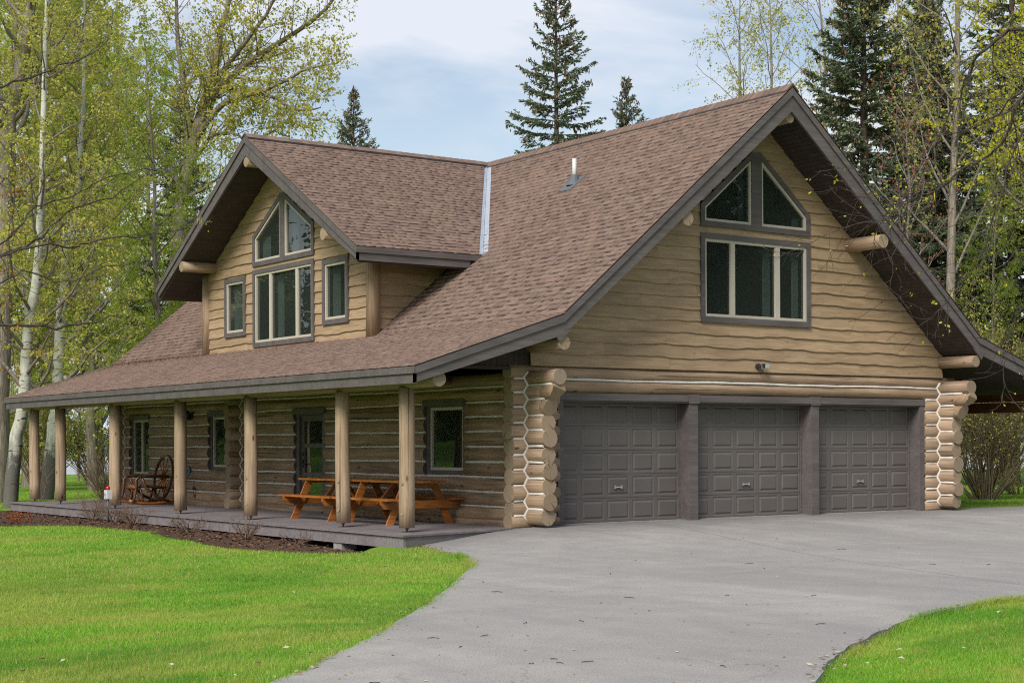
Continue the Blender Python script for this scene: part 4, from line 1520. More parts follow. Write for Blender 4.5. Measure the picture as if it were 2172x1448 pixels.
LAWN_LATER = True
DRIVE = smooth_line(EDGE_L) + smooth_line(EDGE_R)[::-1] + [(26, -0.1), (10.4, 0.05), (10.4, 0.25), (0.3, 0.25), (-0.1, -0.25), (-0.4, -0.27), (-1.4, -0.29)]
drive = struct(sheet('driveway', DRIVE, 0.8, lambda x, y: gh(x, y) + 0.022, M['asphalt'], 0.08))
def mulch_z(x, y):
    return gh(x, y) - 0.012 + 0.012 * np.sin(np.asarray(x) * 5 + np.asarray(y) * 3) * np.sin(np.asarray(y) * 4.1) - (0.025 + 0.11 * sst((5.0 - np.asarray(y)) / 5.0)) * sst((np.asarray(x) + 3.7) / 0.8)


MULCH = smooth_line([(-3.05, -1.02), (-3.85, -0.95), (-4.42, 0.0), (-4.5, 2.31), (-4.15, 5.0), (-3.95, 7.2), (-3.85, 9.15), (-4.2, 9.95), (-4.9, 10.35), (-6.2, 10.9), (-7.5, 13.5), (-5, 17.5), (-2.6, 18.6)]) + [(-1.0, 18.3), (-0.6, 17.0), (-0.6, 0.2), (-2.3, -0.3)]
mulch = struct(sheet('mulch_bed', MULCH, 0.5, lambda x, y: mulch_z(x, y), M['mulch'], 0.12))

def buried(poly):
    k = inside(poly, GX, GY)
    e = k.copy()
    for d in ((1, 0), (-1, 0), (0, 1), (0, -1), (1, 1), (-1, -1), (1, -1), (-1, 1)):
        e &= np.roll(np.roll(k, d[0], 0), d[1], 1)
    return e


GZ = GZ - 0.12 * buried(DRIVE) - 0.30 * buried(MULCH)
lawn = struct(fast_mesh('lawn', np.stack([GX.ravel(), GY.ravel(), GZ.ravel()], 1), F, M['lawn']))
lawn.data.polygons.foreach_set('use_smooth', [True] * len(F))

# lake beyond the lawn, and the far shore
mw, N, L, b = nodes_of('lake_water')
b.inputs['Base Color'].default_value = (0.03, 0.045, 0.05, 1); b.inputs['Roughness'].default_value = 0.12
b.inputs['IOR'].default_value = 1.33
bump(N, L, b, noise(N, L, coord(N, L, (0.6, 0.6, 1)), 1.5, 4), 0.15, 0.3)


def along(d, s):
    return (CAMP.x + fw.x * d + rt0.x * s, CAMP.y + fw.y * d + rt0.y * s)


q = [along(97, -700), along(97, 700), along(1900, 1500), along(1900, -1500)]
lk = MB().add([(x, y, -0.75) for x, y in q], [(0, 1, 2, 3)]).build('lake', mw)
struct(lk)
hb = MB(); nh = 70
hv = []
for k in range(nh + 1):
    s = -1500 + 3000 * k / nh
    h = 12 + 6 * math.sin(k * 0.37) + 3 * math.sin(k * 0.93 + 1) + 2 * math.sin(k * 2.1)
    x, y = along(1500 + 100 * math.sin(k * 0.5), s); x2, y2 = along(1850, s)
    hv += [(x, y, -3), (0.6 * x + 0.4 * x2, 0.6 * y + 0.4 * y2, h * 0.75), (x2, y2, h)]
hb.add(hv, [(3 * k + c, 3 * k + 3 + c, 3 * k + 4 + c, 3 * k + 1 + c) for k in range(nh) for c in (0, 1)])
struct(hb.build('hills', plain('hazy_far_forest', (0.17, 0.22, 0.23), 0.95, 0.0, 0.02, 0.3, 0.1, 0.0), None, True))  # distance haze is mixed into the forest colour as a bluish grey

# ------------------------------------------------------------------ grass blades, denser near the camera
nr = np.random.default_rng(5)
NB = 1250000
dist = 1.0 / nr.uniform(1 / 60.0, 1 / 8.5, NB)
ang = nr.uniform(R(-21.5), R(21.5), NB)
no = 180000           # thinner turf beyond both sides of the frame
ang[:no] = np.where(nr.uniform(0, 1, no) < 0.5, -1, 1) * nr.uniform(R(20.5), R(34), no)
bx = CAMP.x + dist * (fw.x * np.cos(ang) + rt0.x * np.sin(ang))
by = CAMP.y + dist * (fw.y * np.cos(ang) + rt0.y * np.sin(ang))
ok = ~inside(DRIVE, bx, by) & ~inside(MULCH, bx, by)
ok &= ~((bx > -2.85) & (bx < 13.2) & (by > -0.8) & (by < 17.7))
bx, by, dist = bx[ok], by[ok], dist[ok]
tall = np.ones(len(bx))
# longer ragged blades along the asphalt edges and in scattered tufts
ex, ey = [], []
for line in (EDGE_L, EDGE_R):
    for (x, y) in smooth_line(line, 220)[(660 if line is EDGE_L else 0):]:
        if math.hypot(x - CAMP.x, y - CAMP.y) < 30:
            for k in range(5):
                ex.append(x + nr.normal(0, 0.035)); ey.append(y + nr.normal(0, 0.035))
for k in range(420):
    d = 1.0 / nr.uniform(1 / 30.0, 1 / 9.0); t = nr.uniform(-0.36, 0.36)
    x = CAMP.x + d * (fw.x * math.cos(t) + rt0.x * math.sin(t)); y = CAMP.y + d * (fw.y * math.cos(t) + rt0.y * math.sin(t))
    if inside(DRIVE, np.array([x]), np.array([y]))[0] or inside(MULCH, np.array([x]), np.array([y]))[0] or (x > -2.9 and y > -0.8):
        continue
    for q in range(22):
        ex.append(x + nr.normal(0, 0.045)); ey.append(y + nr.normal(0, 0.045))
bx = np.concatenate([bx, ex]); by = np.concatenate([by, ey])
dist = np.hypot(bx - CAMP.x, by - CAMP.y)
tall = np.concatenate([tall, np.full(len(ex), 1.9)])
bz = gh(bx, by) + wobble(bx, by) * np.where((bx < -3.2) | (by < -9), 1, 0.0) - 0.004
n = len(bx)
patch = 0.5 + 0.5 * np.sin(bx * 0.55 + 1.1 * np.sin(by * 0.37)) * np.sin(by * 0.48 + 0.9 * np.sin(bx * 0.6))
hgt = tall * nr.uniform(0.014, 0.038, n) * (1 + 0.4 * patch) * (1 + np.clip((dist - 14) / 60, 0, 0.4))
wide = np.abs(np.arctan2(rt0.x * (bx - CAMP.x) + rt0.y * (by - CAMP.y), fw.x * (bx - CAMP.x) + fw.y * (by - CAMP.y))) > R(21)
wid = np.where(wide, 2.4, 1.0) * nr.uniform(0.0018, 0.0034, n) * (1 + np.clip((dist - 10) / 14, 0, 2.4))
a = nr.uniform(0, 2 * np.pi, n)
lean = nr.uniform(0.0, 0.9, n) * hgt
la = nr.uniform(0, 2 * np.pi, n)
dx, dy = np.cos(a) * wid, np.sin(a) * wid
V = np.empty((n, 3, 3))
V[:, 0] = np.stack([bx - dx, by - dy, bz], 1)
V[:, 1] = np.stack([bx + dx, by + dy, bz], 1)
V[:, 2] = np.stack([bx + np.cos(la) * lean, by + np.sin(la) * lean, bz + hgt], 1)
# green, yellowish and dry straw blades: kind by patch
pd = nr.uniform(0, 1, n)
dry = (nr.uniform(0, 1, n) < 0.05 + 0.22 * np.clip(patch - 0.45, 0, 1) + 0.16 * np.exp(-((by + 0.8) / 2.2) ** 2))
mi = np.where(dry, 1, 0)
M['grass'] = leaf_mat('grass_blade', [(0, (0.125, 0.315, 0.022)), (0.45, (0.205, 0.455, 0.038)), (0.8, (0.31, 0.53, 0.055)), (1, (0.44, 0.55, 0.11))], 0.45, patches=(((0.28, 0.55, 1), 0.47, 0.62, 0.75, (0.46, 0.46, 0.11)), ((0.9, 1.6, 1), 0.50, 0.62, 0.65, (0.40, 0.42, 0.085)), ((0.42, 0.7, 2), 0.49, 0.62, 0.7, (0.085, 0.285, 0.02))))
M['dry_grass'] = leaf_mat('dry_grass_blade', [(0, (0.30, 0.34, 0.06)), (0.6, (0.42, 0.40, 0.13)), (1, (0.50, 0.44, 0.20))], 0.4)
g = fast_mesh('grass', V.reshape(-1, 3), np.arange(3 * n).reshape(-1, 3), [M['grass'], M['dry_grass']], None, mi)
struct(g, 'stuff')

# dead leaves, twigs and grit
M['dead_leaf'] = leaf_mat('dead_leaf', [(0, (0.10, 0.05, 0.025)), (0.5, (0.26, 0.15, 0.07)), (0.8, (0.45, 0.36, 0.24)), (1, (0.6, 0.55, 0.45))], 0.1)
VL, FL = [], []


def flake(x, y, z, s, up=0.3):
    a = rng.random() * 6.28
    c = math.cos(a) * s; d = math.sin(a) * s
    k = rng.uniform(0.35, 0.8); h = s * up
    o = len(VL)
    VL.extend([(x - c, y - d, z + rng.uniform(0, h)), (x + d * k, y - c * k, z + rng.uniform(0, h * 1.2)), (x + c, y + d, z + rng.uniform(0, h)), (x - d * k, y + c * k, z + rng.uniform(0, h * 1.2))])
    FL.append((o, o + 1, o + 2, o + 3))


for k in range(2600):
    d = 1.0 / rng.uniform(1 / 32.0, 1 / 9.0); t = rng.uniform(-0.36, 0.36)
    x = CAMP.x + d * (fw.x * math.cos(t) + rt0.x * math.sin(t)); y = CAMP.y + d * (fw.y * math.cos(t) + rt0.y * math.sin(t))
    on_drive = bool(inside(DRIVE, np.array([x]), np.array([y]))[0])
    if x > -2.85 and -0.8 < y < 17.7:
        continue
    if on_drive and rng.random() < 0.45:
        continue
    if not on_drive and rng.random() < 0.72:
        continue
    z = float(gh(x, y))
    if on_drive:
        flake(x, y, z + 0.026, rng.choice([0.005, 0.006, 0.008, 0.011, 0.018]), 0.3)
    else:
        flake(x, y, z + 0.035, rng.choice([0.010, 0.014, 0.018, 0.028]), 0.6)
for line in (EDGE_L, EDGE_R):
    pts = smooth_line(line, 40)
    for (x, y) in pts:
        if math.hypot(x - CAMP.x, y - CAMP.y) < 26 and rng.random() < 0.55:
            flake(x + rng.gauss(0, 0.05), y + rng.gauss(0, 0.05), float(gh(x, y)) + 0.03, rng.choice([0.010, 0.014, 0.018, 0.026]), 0.5)
struct(fast_mesh('fallen_leaves', np.array(VL), np.array(FL), M['dead_leaf']), 'stuff')
VL, FL = [], []
for k in range(9000):
    x = rng.uniform(-7, -2.5); y = rng.uniform(-1, 18.5)
    if inside(MULCH, np.array([x]), np.array([y]))[0]:
        flake(x, y, float(mulch_z(x, y)) + 0.004, rng.uniform(0.012, 0.040), 0.7)
struct(fast_mesh('bark_chips', np.array(VL), np.array(FL), M['chip']), 'stuff')
# needle litter caught on the porch roof along the change of slope
VL, FL = [], []
for k in range(2600):
    y = 17.9 - abs(rng.gauss(0, 5.0)); x = XK - abs(rng.gauss(0, 0.22)) + 0.08
    if y > -0.8:
        flake(x, y, roofz(x) + 0.016, rng.uniform(0.008, 0.030), 0.3)
M['litter'] = leaf_mat('needle_litter', [(0, (0.12, 0.055, 0.025)), (0.6, (0.24, 0.12, 0.05)), (1, (0.34, 0.20, 0.10))], 0.0)
struct(fast_mesh('needle_litter', np.array(VL), np.array(FL), M['litter']), 'stuff')
# twigs lying on the asphalt
tb = MB()
for k in range(40):
    d = 1.0 / rng.uniform(1 / 26.0, 1 / 9.5); t = rng.uniform(-0.1, 0.33)
    x = CAMP.x + d * (fw.x * math.cos(t) + rt0.x * math.sin(t)); y = CAMP.y + d * (fw.y * math.cos(t) + rt0.y * math.sin(t))
    if inside(DRIVE, np.array([x]), np.array([y]))[0] and y < -0.5:
        a = rng.random() * 6.28; l = rng.uniform(0.03, 0.13); z = float(gh(x, y)) + 0.028
        tb.tube([(x, y, z), (x + l * 0.5 * math.cos(a), y + l * 0.5 * math.sin(a), z + 0.004), (x + l * math.cos(a + 0.2), y + l * math.sin(a + 0.2), z)], 0.003, 4)
struct(tb.build('fallen_twigs', M['dark_twig']), 'stuff')

# ------------------------------------------------------------------ porch furniture


def picnic_table(label, cx, y0, ln):
    t = thing('picnic_table', label, 'picnic table', (cx, y0 + ln / 2, 0), 'varnished picnic tables on the porch')
    hy = ln / 2
    for k in range(5):
        xa = -0.37 + k * 0.15
        MB().box(xa, -hy, 0.705, xa + 0.143, hy, 0.742).build('tabletop_board', M['table'], t)
    for sg in (-1, 1):
        for k in range(2):
            xa = sg * 0.66 - 0.125 + k * 0.128
            MB().box(xa, -hy, 0.412, xa + 0.122, hy, 0.448).build('seat_board', M['table'], t)
    for sy in (-1, 1):
        y = sy * (hy - 0.22)
        mb = MB()
        mb.prism([(-0.80, y - 0.02, 0.410), (-0.80, y - 0.02, 0.355), (-0.74, y - 0.02, 0.275), (0.74, y - 0.02, 0.275), (0.80, y - 0.02, 0.355), (0.80, y - 0.02, 0.410)], (0, 0.04, 0))
        mb.build('seat_bearer', M['table'], t)
        mb = MB(); mb.box(-0.33, y - 0.02, 0.655, 0.33, y + 0.02, 0.704); mb.build('top_batten', M['table'], t)
        for sx in (-1, 1):
            yo = y - sy * 0.042
            mb = MB(); w = 0.07
            xt, xb = sx * 0.28, sx * 0.60
            mb.hexa([(xb - w, yo - 0.019, 0.0), (xb + w, yo - 0.019, 0.0), (xb + w, yo + 0.019, 0.0), (xb - w, yo + 0.019, 0.0),
                     (xt - w, yo - 0.019, 0.703), (xt + w, yo - 0.019, 0.703), (xt + w, yo + 0.019, 0.703), (xt - w, yo + 0.019, 0.703)])
            mb.build('leg', M['table'], t)
        mb = MB(); mb.beam((0, y - sy * 0.05, 0.31), (0, y - sy * 0.62, 0.69), 0.085, 0.038); mb.build('brace', M['table'], t)
    return t


picnic_table('orange varnished picnic table nearest the garage corner, under the framed porch window', -0.90, 1.62, 1.90)
picnic_table('orange varnished picnic table standing before the glazed porch door', -0.93, 3.58, 1.92)

# wagon wheel rocking chair, facing away from the wall
ck = thing('rocking_chair', 'dark varnished rocking chair of bent branches with a wagon wheel back', 'rocking chair', (-0.85, 13.75, 0))
hub = Vector((0.36, 0, 0.62)); tilt = Vector((0.16, 0, 1)).normalized(); yv = Vector((0, 1, 0))
RW = 0.50
mb = MB()
for k in range(24):
    pass
rim = [hub + yv * (RW * math.cos(2 * math.pi * k / 28)) + tilt * (RW * math.sin(2 * math.pi * k / 28)) for k in range(29)]
for k in range(28):
    mb.beam(rim[k], rim[k + 1] + (rim[k + 1] - rim[k]) * 0.08, 0.055, 0.055, (1, 0, 0))
wh = mb.build('wheel_rim', M['chair'], ck)
for k in range(12):
    a = 2 * math.pi * (k + 0.5) / 12
    d = yv * math.cos(a) + tilt * math.sin(a)
    MB().tube([hub + d * 0.05, hub + d * (RW - 0.02)], [0.017, 0.012], 8).build('spoke', M['table'], wh, True)
MB().tube([hub - Vector((0.07, 0, -0.01)), hub + Vector((0.06, 0, 0))], [0.065, 0.075], 12).build('hub', M['chair'], wh)
mb = MB()
for k in range(7):
    y = -0.27 + k * 0.09
    mb.tube([(-0.38, y, 0.43), (0.0, y, 0.415), (0.30, y, 0.38)], 0.034, 7)
mb.build('seat', M['chair'], ck, True)
MB().tube([(-0.40, -0.34, 0.40), (-0.40, 0, 0.41), (-0.40, 0.34, 0.40)], 0.035, 8).build('seat_rail', M['table'], ck, True)
for sy in (-1, 1):
    y = sy * 0.37
    MB().tube([(-0.56, y * 1.05, 0.03), (-0.48, y * 1.03, 0.20), (-0.44, y, 0.42), (-0.44, y, 0.58), (-0.36, y, 0.65), (-0.1, y, 0.66), (0.36, y * 0.98, 0.64)],
              [0.024, 0.03, 0.036, 0.038, 0.038, 0.034, 0.03], 8).build('arm', M['chair'], ck, True)
    MB().tube([(-0.30, y, 0.62), (-0.22, y, 0.40), (0.05, y, 0.18), (0.36, y, 0.07)], [0.03, 0.034, 0.034, 0.03], 8).build('curved_brace', M['chair'], ck, True)
    pts = [(-0.60 + k * 0.125, y * 0.92, 0.032 + 0.10 * ((k - 4.4) / 5.0) ** 2) for k in range(10)]
    MB().tube(pts, 0.03, 8).build('rocker', M['table'], ck, True)
    MB().tube([(-0.34, y * 0.9, 0.40), (-0.25, y * 0.9, 0.05)], 0.026, 7).build('leg', M['chair'], ck, True)
    MB().tube([(0.26, y * 0.9, 0.38), (0.16, y * 0.9, 0.06)], 0.026, 7).build('leg', M['chair'], ck, True)
    MB().tube([(-0.38, sy * 0.03, 0.38), (-0.30, sy * 0.26, 0.07)], 0.024, 7).build('cross_brace', M['chair'], ck, True)
MB().tube([(-0.28, -0.36, 0.12), (-0.28, 0.36, 0.12)], 0.026, 7).build('stretcher', M['chair'], ck, True)
MB().tube([(0.18, -0.36, 0.12), (0.18, 0.36, 0.12)], 0.026, 7).build('stretcher', M['chair'], ck, True)

# utility box with red beacon on a pipe
ub = thing('utility_box', 'small pale grey electrical box with a red beacon on a pipe before the porch', 'utility box', (-3.15, 10.28, -0.19))
MB().tube([(0, 0, 0), (0, 0, 0.5)], 0.02, 8).build('pipe', M['boot'], ub, True)
bxm = plain('grey_plastic', (0.52, 0.53, 0.54), 0.5, 0.0, 4, 0.08, 0.4, 0.0)
MB().box(-0.05, -0.09, 0.46, 0.05, 0.09, 0.64).build('box', bxm, ub)
MB().box(-0.062, -0.035, 0.49, -0.05, 0.045, 0.60).build('cover', M['white'], ub)
MB().box(-0.068, -0.012, 0.52, -0.062, 0.012, 0.575).build('label', M['dark_metal'], ub)
MB().tube([(0, 0, 0.64), (0, 0, 0.70), (0, 0, 0.715)], [0.042, 0.042, 0.025], 12).build('beacon', M['red'], ub, True)

# ------------------------------------------------------------------ vegetation


class Wood:
    def __init__(s):
        s.V = []; s.F = []; s.n = 0

    def tube(s, pts, rad, n=5):
        pts = np.asarray(pts, float); rad = np.asarray(rad, float)
        k = len(pts)
        tan = np.empty_like(pts)
        tan[1:-1] = pts[2:] - pts[:-2]; tan[0] = pts[1] - pts[0]; tan[-1] = pts[-1] - pts[-2]
        tan /= np.linalg.norm(tan, axis=1)[:, None] + 1e-9
        ref = np.array([0.13, 0.21, 0.97]) if abs(tan[0, 2]) < 0.85 else np.array([0.95, 0.2, 0.1])
        a = np.cross(tan, ref); a /= np.linalg.norm(a, axis=1)[:, None] + 1e-9
        b = np.cross(a, tan)
        th = np.arange(n) * (2 * np.pi / n)
        v = pts[:, None, :] + rad[:, None, None] * (np.cos(th)[None, :, None] * a[:, None, :] + np.sin(th)[None, :, None] * b[:, None, :])
        s.V.append(v.reshape(-1, 3))
        i, q = np.meshgrid(np.arange(k - 1), np.arange(n), indexing='ij')
        q2 = (q + 1) % n
        s.F.append((s.n + np.stack([i * n + q, (i + 1) * n + q, (i + 1) * n + q2, i * n + q2], -1)).reshape(-1, 4))
        s.n += k * n

    def build(s, name, mat, parent=None):
        o = fast_mesh(name, np.concatenate(s.V), np.concatenate(s.F), mat, parent)
        o.data.polygons.foreach_set('use_smooth', [True] * len(o.data.polygons))
        return o


class Leaves:
    def __init__(s):
        s.C = []; s.D = []; s.S = []

    def add(s, c, d, size):
        s.C.append(np.atleast_2d(c)); s.D.append(np.atleast_2d(d)); s.S.append(np.atleast_1d(size))

    def build(s, name, mat, parent, rg, aspect=0.42, droop=0.3, spread=0.9):
        C = np.concatenate(s.C); D = np.concatenate(s.D); S = np.concatenate(s.S)[:, None]
        n = len(C)
        D = D + rg.normal(0, spread, (n, 3)); D[:, 2] -= droop
        D /= np.linalg.norm(D, axis=1)[:, None] + 1e-9
        T = np.cross(D, rg.normal(0, 1, (n, 3))); T /= np.linalg.norm(T, axis=1)[:, None] + 1e-9
        V = np.empty((n, 4, 3))
        V[:, 0] = C; V[:, 1] = C + D * S * 0.45 + T * S * aspect; V[:, 2] = C + D * S; V[:, 3] = C + D * S * 0.45 - T * S * aspect
        return fast_mesh(name, V.reshape(-1, 3), np.arange(4 * n).reshape(-1, 4), mat, parent)


def interp(pts, t):
    k = len(pts) - 1
    f = min(k - 1e-6, max(0.0, t * k)); i = int(f)
    return pts[i] + (pts[i + 1] - pts[i]) * (f - i), pts[i + 1] - pts[i]


def unit(v):
    return v / (np.linalg.norm(v) + 1e-9)


def refine(p, m, rg, j):
    """smooth a polyline (Catmull-Rom) and roughen it a little"""
    p = [np.array(q, float) for q in p]
    out = []
    for i in range(len(p) - 1):
        a = p[max(i - 1, 0)]; b = p[i]; c = p[i + 1]; d = p[min(i + 2, len(p) - 1)]
        for k in range(m):
            t = k / m
            out.append(0.5 * ((2 * b) + (c - a) * t + (2 * a - 5 * b + 4 * c - d) * t * t + (3 * b - a - 3 * c + d) * t ** 3) + (rg.normal(0, j, 3) if (i or k) else 0))
    out.append(p[-1])
    return np.array(out)


def grow(rg, wood, leaves, limbs, sub=1.6, lsub=(1.2, 2.2), tw=3.0, ltw=(0.3, 0.7), lf=9, size=(0.05, 0.09), up=0.35, t0=0.25, rsub=0.35, minr=0.004, twn=3, curl=0.22, lspread=0.1):
    """limbs: (points, r0, r1); sub-branches per metre, then twigs, then leaves"""
    for (pts, r0, r1) in limbs:
        pts = np.asarray(pts, float)
        ln = float(np.sum(np.linalg.norm(np.diff(pts, axis=0), axis=1)))
        ns = max(2, int(ln * sub))
        for q in range(ns):
            t = t0 + (1 - t0) * (q + rg.uniform(0, 1)) / ns
            p, d = interp(pts, t); d = unit(d)
            rl = r0 + (r1 - r0) * t
            side = unit(np.cross(d, rg.normal(0, 1, 3)))
            dr = unit(d * rg.uniform(0.25, 0.9) + side * rg.uniform(0.6, 1.0) + np.array([0, 0, up]))
            L = rg.uniform(*lsub) * (1.0 - 0.45 * t)
            k = 5
            seg = [p]
            for c in range(k):
                dr = unit(dr + rg.normal(0, curl, 3) * 0.6 + np.array([0, 0, up * 0.18]))
                seg.append(seg[-1] + dr * L / k)
            seg = np.array(seg)
            rs = max(minr, rl * rsub * (0.6 + 0.4 * L / lsub[1]))
            wood.tube(seg, np.linspace(rs, minr, k + 1), 4)
            nt = max(2, int(L * tw))
            for w in range(nt):
                tt = 0.15 + 0.85 * (w + rg.uniform(0, 1)) / nt
                pp, dd = interp(seg, tt); dd = unit(dd)
                s2 = unit(np.cross(dd, rg.normal(0, 1, 3)))
                d2 = unit(dd * rg.uniform(0.4, 1.0) + s2 * rg.uniform(0.4, 1.0) + np.array([0, 0, up * 0.5]))
                l2 = rg.uniform(*ltw)
                m1 = pp + d2 * l2 * 0.5 + rg.normal(0, 0.04, 3) * l2
                m2 = m1 + unit(d2 + rg.normal(0, 0.3, 3)) * l2 * 0.5
                wood.tube([pp, m1, m2], [minr * 1.0, minr * 0.85, minr * 0.6], twn)
                if lf > 0:
                    nl = rg.poisson(lf)
                    if nl:
                        u = rg.uniform(0.1, 1.05, nl)[:, None]
                        c = np.where(u < 0.5, pp + (m1 - pp) * u * 2, m1 + (m2 - m1) * (u * 2 - 1)) + rg.normal(0, lspread * l2, (nl, 3))
                        leaves.add(c, np.tile(d2, (nl, 1)), rg.uniform(size[0], size[1], nl))


def auto_limbs(rg, H, r0, zb, spread, nb, lean=(0, 0), rise=(0.5, 1.1), crook=0.05, trunk=None):
    """a trunk from the origin and primary limbs up it"""
    if trunk is None:
        k = 9
        tp = [np.array([0, 0, -0.3])]
        for i in range(1, k + 1):
            z = H * i / k
            tp.append(np.array([lean[0] * (i / k) ** 1.3 + rg.normal(0, crook * (0.4 + i / k)), lean[1] * (i / k) ** 1.3 + rg.normal(0, crook * (0.4 + i / k)), z]))
        tp = np.array(tp)
    else:
        tp = np.asarray(trunk, float); k = len(tp) - 1
    tr = r0 * (1 - np.linspace(0, 1, len(tp)) ** 1.1 * 0.93)
    limbs = []
    for q in range(nb):
        t = zb + (0.98 - zb) * ((q + rg.uniform(0, 1)) / nb) ** 0.9
        p, d = interp(tp, t)
        a = q * 2.4 + rg.uniform(-0.5, 0.5)
        ri = rg.uniform(*rise)
        L = spread * (1 - 0.62 * ((t - zb) / (1 - zb)) ** 1.2) * rg.uniform(0.65, 1.1)
        dr = unit(np.array([math.cos(a), math.sin(a), ri]))
        seg = [p]
        for c in range(6):
            dr = unit(dr + rg.normal(0, 0.13, 3) + np.array([0, 0, 0.08]))
            seg.append(seg[-1] + dr * L / 6)
        rr = max(0.015, r0 * (1 - t * 0.93) * 0.42)
        limbs.append((np.array(seg), rr, 0.010))
    return tp, tr, limbs


def tree_mesh(name, label, cat, group, rg, trunk, radii, limbs, bark, leafmat, loc=(0, 0, 0), sides=10, limb_mat=None, lkw=None, **kw):
    root = thing(name, label, cat, loc, group)
    w0 = Wood(); w0.tube(trunk, radii, sides); w0.build('trunk', bark, root)
    w1 = Wood(); lv = Leaves()
    for (p, a, b) in limbs:
        w1.tube(p, np.linspace(a, b, len(p)), 6)
    grow(rg, w1, lv, limbs, **kw)
    w1.build('branches', limb_mat or bark, root)
    if lv.C:
        lv.build('crown', leafmat, root, rg, **(lkw or {}))
    return root


def copy_tree(src, loc, rz, sc, label, group=None):
    r = src.copy(); COL.objects.link(r)
    r.location = loc; r.rotation_euler = (0, 0, rz); r.scale = (sc, sc, sc)
    r['label'] = label
    if group:
        r['group'] = group
    for c in src.children:
        d = c.copy(); COL.objects.link(d); d.parent = r
        for e in c.children:
            f = e.copy(); COL.objects.link(f); f.parent = d
    return r


def gz(x, y):
    return float(gh(x, y))


G_L = 'leafy aspens and cottonwoods left of the house'
G_S = 'dark spruces behind the house'
G_R = 'thinly leaved trees right of the house'

# --- aspens at the left with traced trunks
rg = np.random.default_rng(11)
tk = refine([(-2.38, 18.92, -0.25), (-2.28, 18.85, 1.19), (-2.1, 18.72, 2.49), (-1.98, 18.64, 4.26), (-1.8, 18.51, 5.92), (-1.71, 18.45, 7.82), (-1.63, 18.4, 11.37), (-1.5, 18.37, 15.0), (-1.4, 18.3, 18.5)], 3, rg, 0.015)
base = np.array([-2.38, 18.92, 0])
tp, tr, lb = auto_limbs(rg, 18, 0.19, 0.22, 3.3, 34, trunk=tk - base)
A1 = tree_mesh('aspen_tree', 'white barked aspen nearest the far porch end, leaning right from a black base', 'tree', G_L, rg, tp, tr, lb, M['aspen_bark'], M['leaf'], tuple(base),
               limb_mat=M['twig_bark'], sub=2.6, lsub=(0.8, 1.8), tw=5.0, ltw=(0.25, 0.6), lf=17, size=(0.055, 0.10), up=0.15)
rg = np.random.default_rng(12)
tk = refine([(0.39, 24.31, -0.3), (0.5, 24.23, 1.16), (0.64, 24.14, 2.52), (0.74, 24.07, 4.7), (0.88, 23.97, 6.6), (1.16, 23.77, 8.78), (1.28, 23.68, 10.83), (1.35, 23.64, 14.23), (1.4, 23.6, 19)], 3, rg, 0.02)
base = np.array([0.39, 24.31, 0])
tp, tr, lb = auto_limbs(rg, 19, 0.22, 0.2, 3.6, 36, trunk=tk - base)
A2 = tree_mesh('aspen_tree', 'pale barked aspen seen between the two farthest porch posts', 'tree', G_L, rg, tp, tr, lb, M['aspen_bark'], M['leaf'], tuple(base),
               limb_mat=M['twig_bark'], sub=2.6, lsub=(0.8, 1.9), tw=5.0, ltw=(0.25, 0.6), lf=17, size=(0.055, 0.10), up=0.15)
# big grey trunk at the left edge
rg = np.random.default_rng(13)
tk = refine([(-1.44, 23.16, -0.3), (-1.32, 23.07, 4.56), (-1.19, 22.98, 9.51), (-1.01, 22.85, 10.71), (-0.56, 22.54, 13.68), (-0.3, 22.4, 17), (0, 22.2, 21)], 3, rg, 0.02)
base = np.array([-1.44, 23.16, 0])
tp, tr, lb = auto_limbs(rg, 21, 0.34, 0.25, 4.4, 30, trunk=tk - base)
tree_mesh('cottonwood_tree', 'thick grey cottonwood trunk at the left edge leaning towards the house', 'tree', G_L, rg, tp, tr, lb, M['grey_bark'], M['leaf'], tuple(base),
          limb_mat=M['twig_bark'], sub=2.6, lsub=(0.9, 2.2), tw=5, ltw=(0.3, 0.7), lf=17, size=(0.055, 0.10), up=0.15)
# generic forest trees, copied
rg = np.random.default_rng(14)
tp, tr, lb = auto_limbs(rg, 22, 0.30, 0.12, 4.6, 46, lean=(0.8, 0.3))
F1 = tree_mesh('cottonwood_tree', 'dark furrowed cottonwood trunk seen between the far porch posts', 'tree', G_L, rg, tp, tr * 1.05, lb, M['grey_bark'], M['leaf'], (5.8, 40.1, -0.2),
               limb_mat=M['twig_bark'], sub=2.5, lsub=(1.0, 2.4), tw=4.4, ltw=(0.35, 0.8), lf=19, size=(0.07, 0.12), up=0.10)
rg = np.random.default_rng(15)
tp, tr, lb = auto_limbs(rg, 20, 0.20, 0.08, 4.0, 44, lean=(-0.5, 0.6))
F2 = tree_mesh('poplar_tree', 'fresh green poplar filling the gap left of the dormer', 'tree', G_L, rg, tp, tr, lb, M['grey_bark'], M['leaf_green'], (4.9, 32.6, -0.2),
               limb_mat=M['twig_bark'], sub=2.5, lsub=(0.9, 2.2), tw=4.6, ltw=(0.3, 0.7), lf=19, size=(0.07, 0.12), up=0.10)
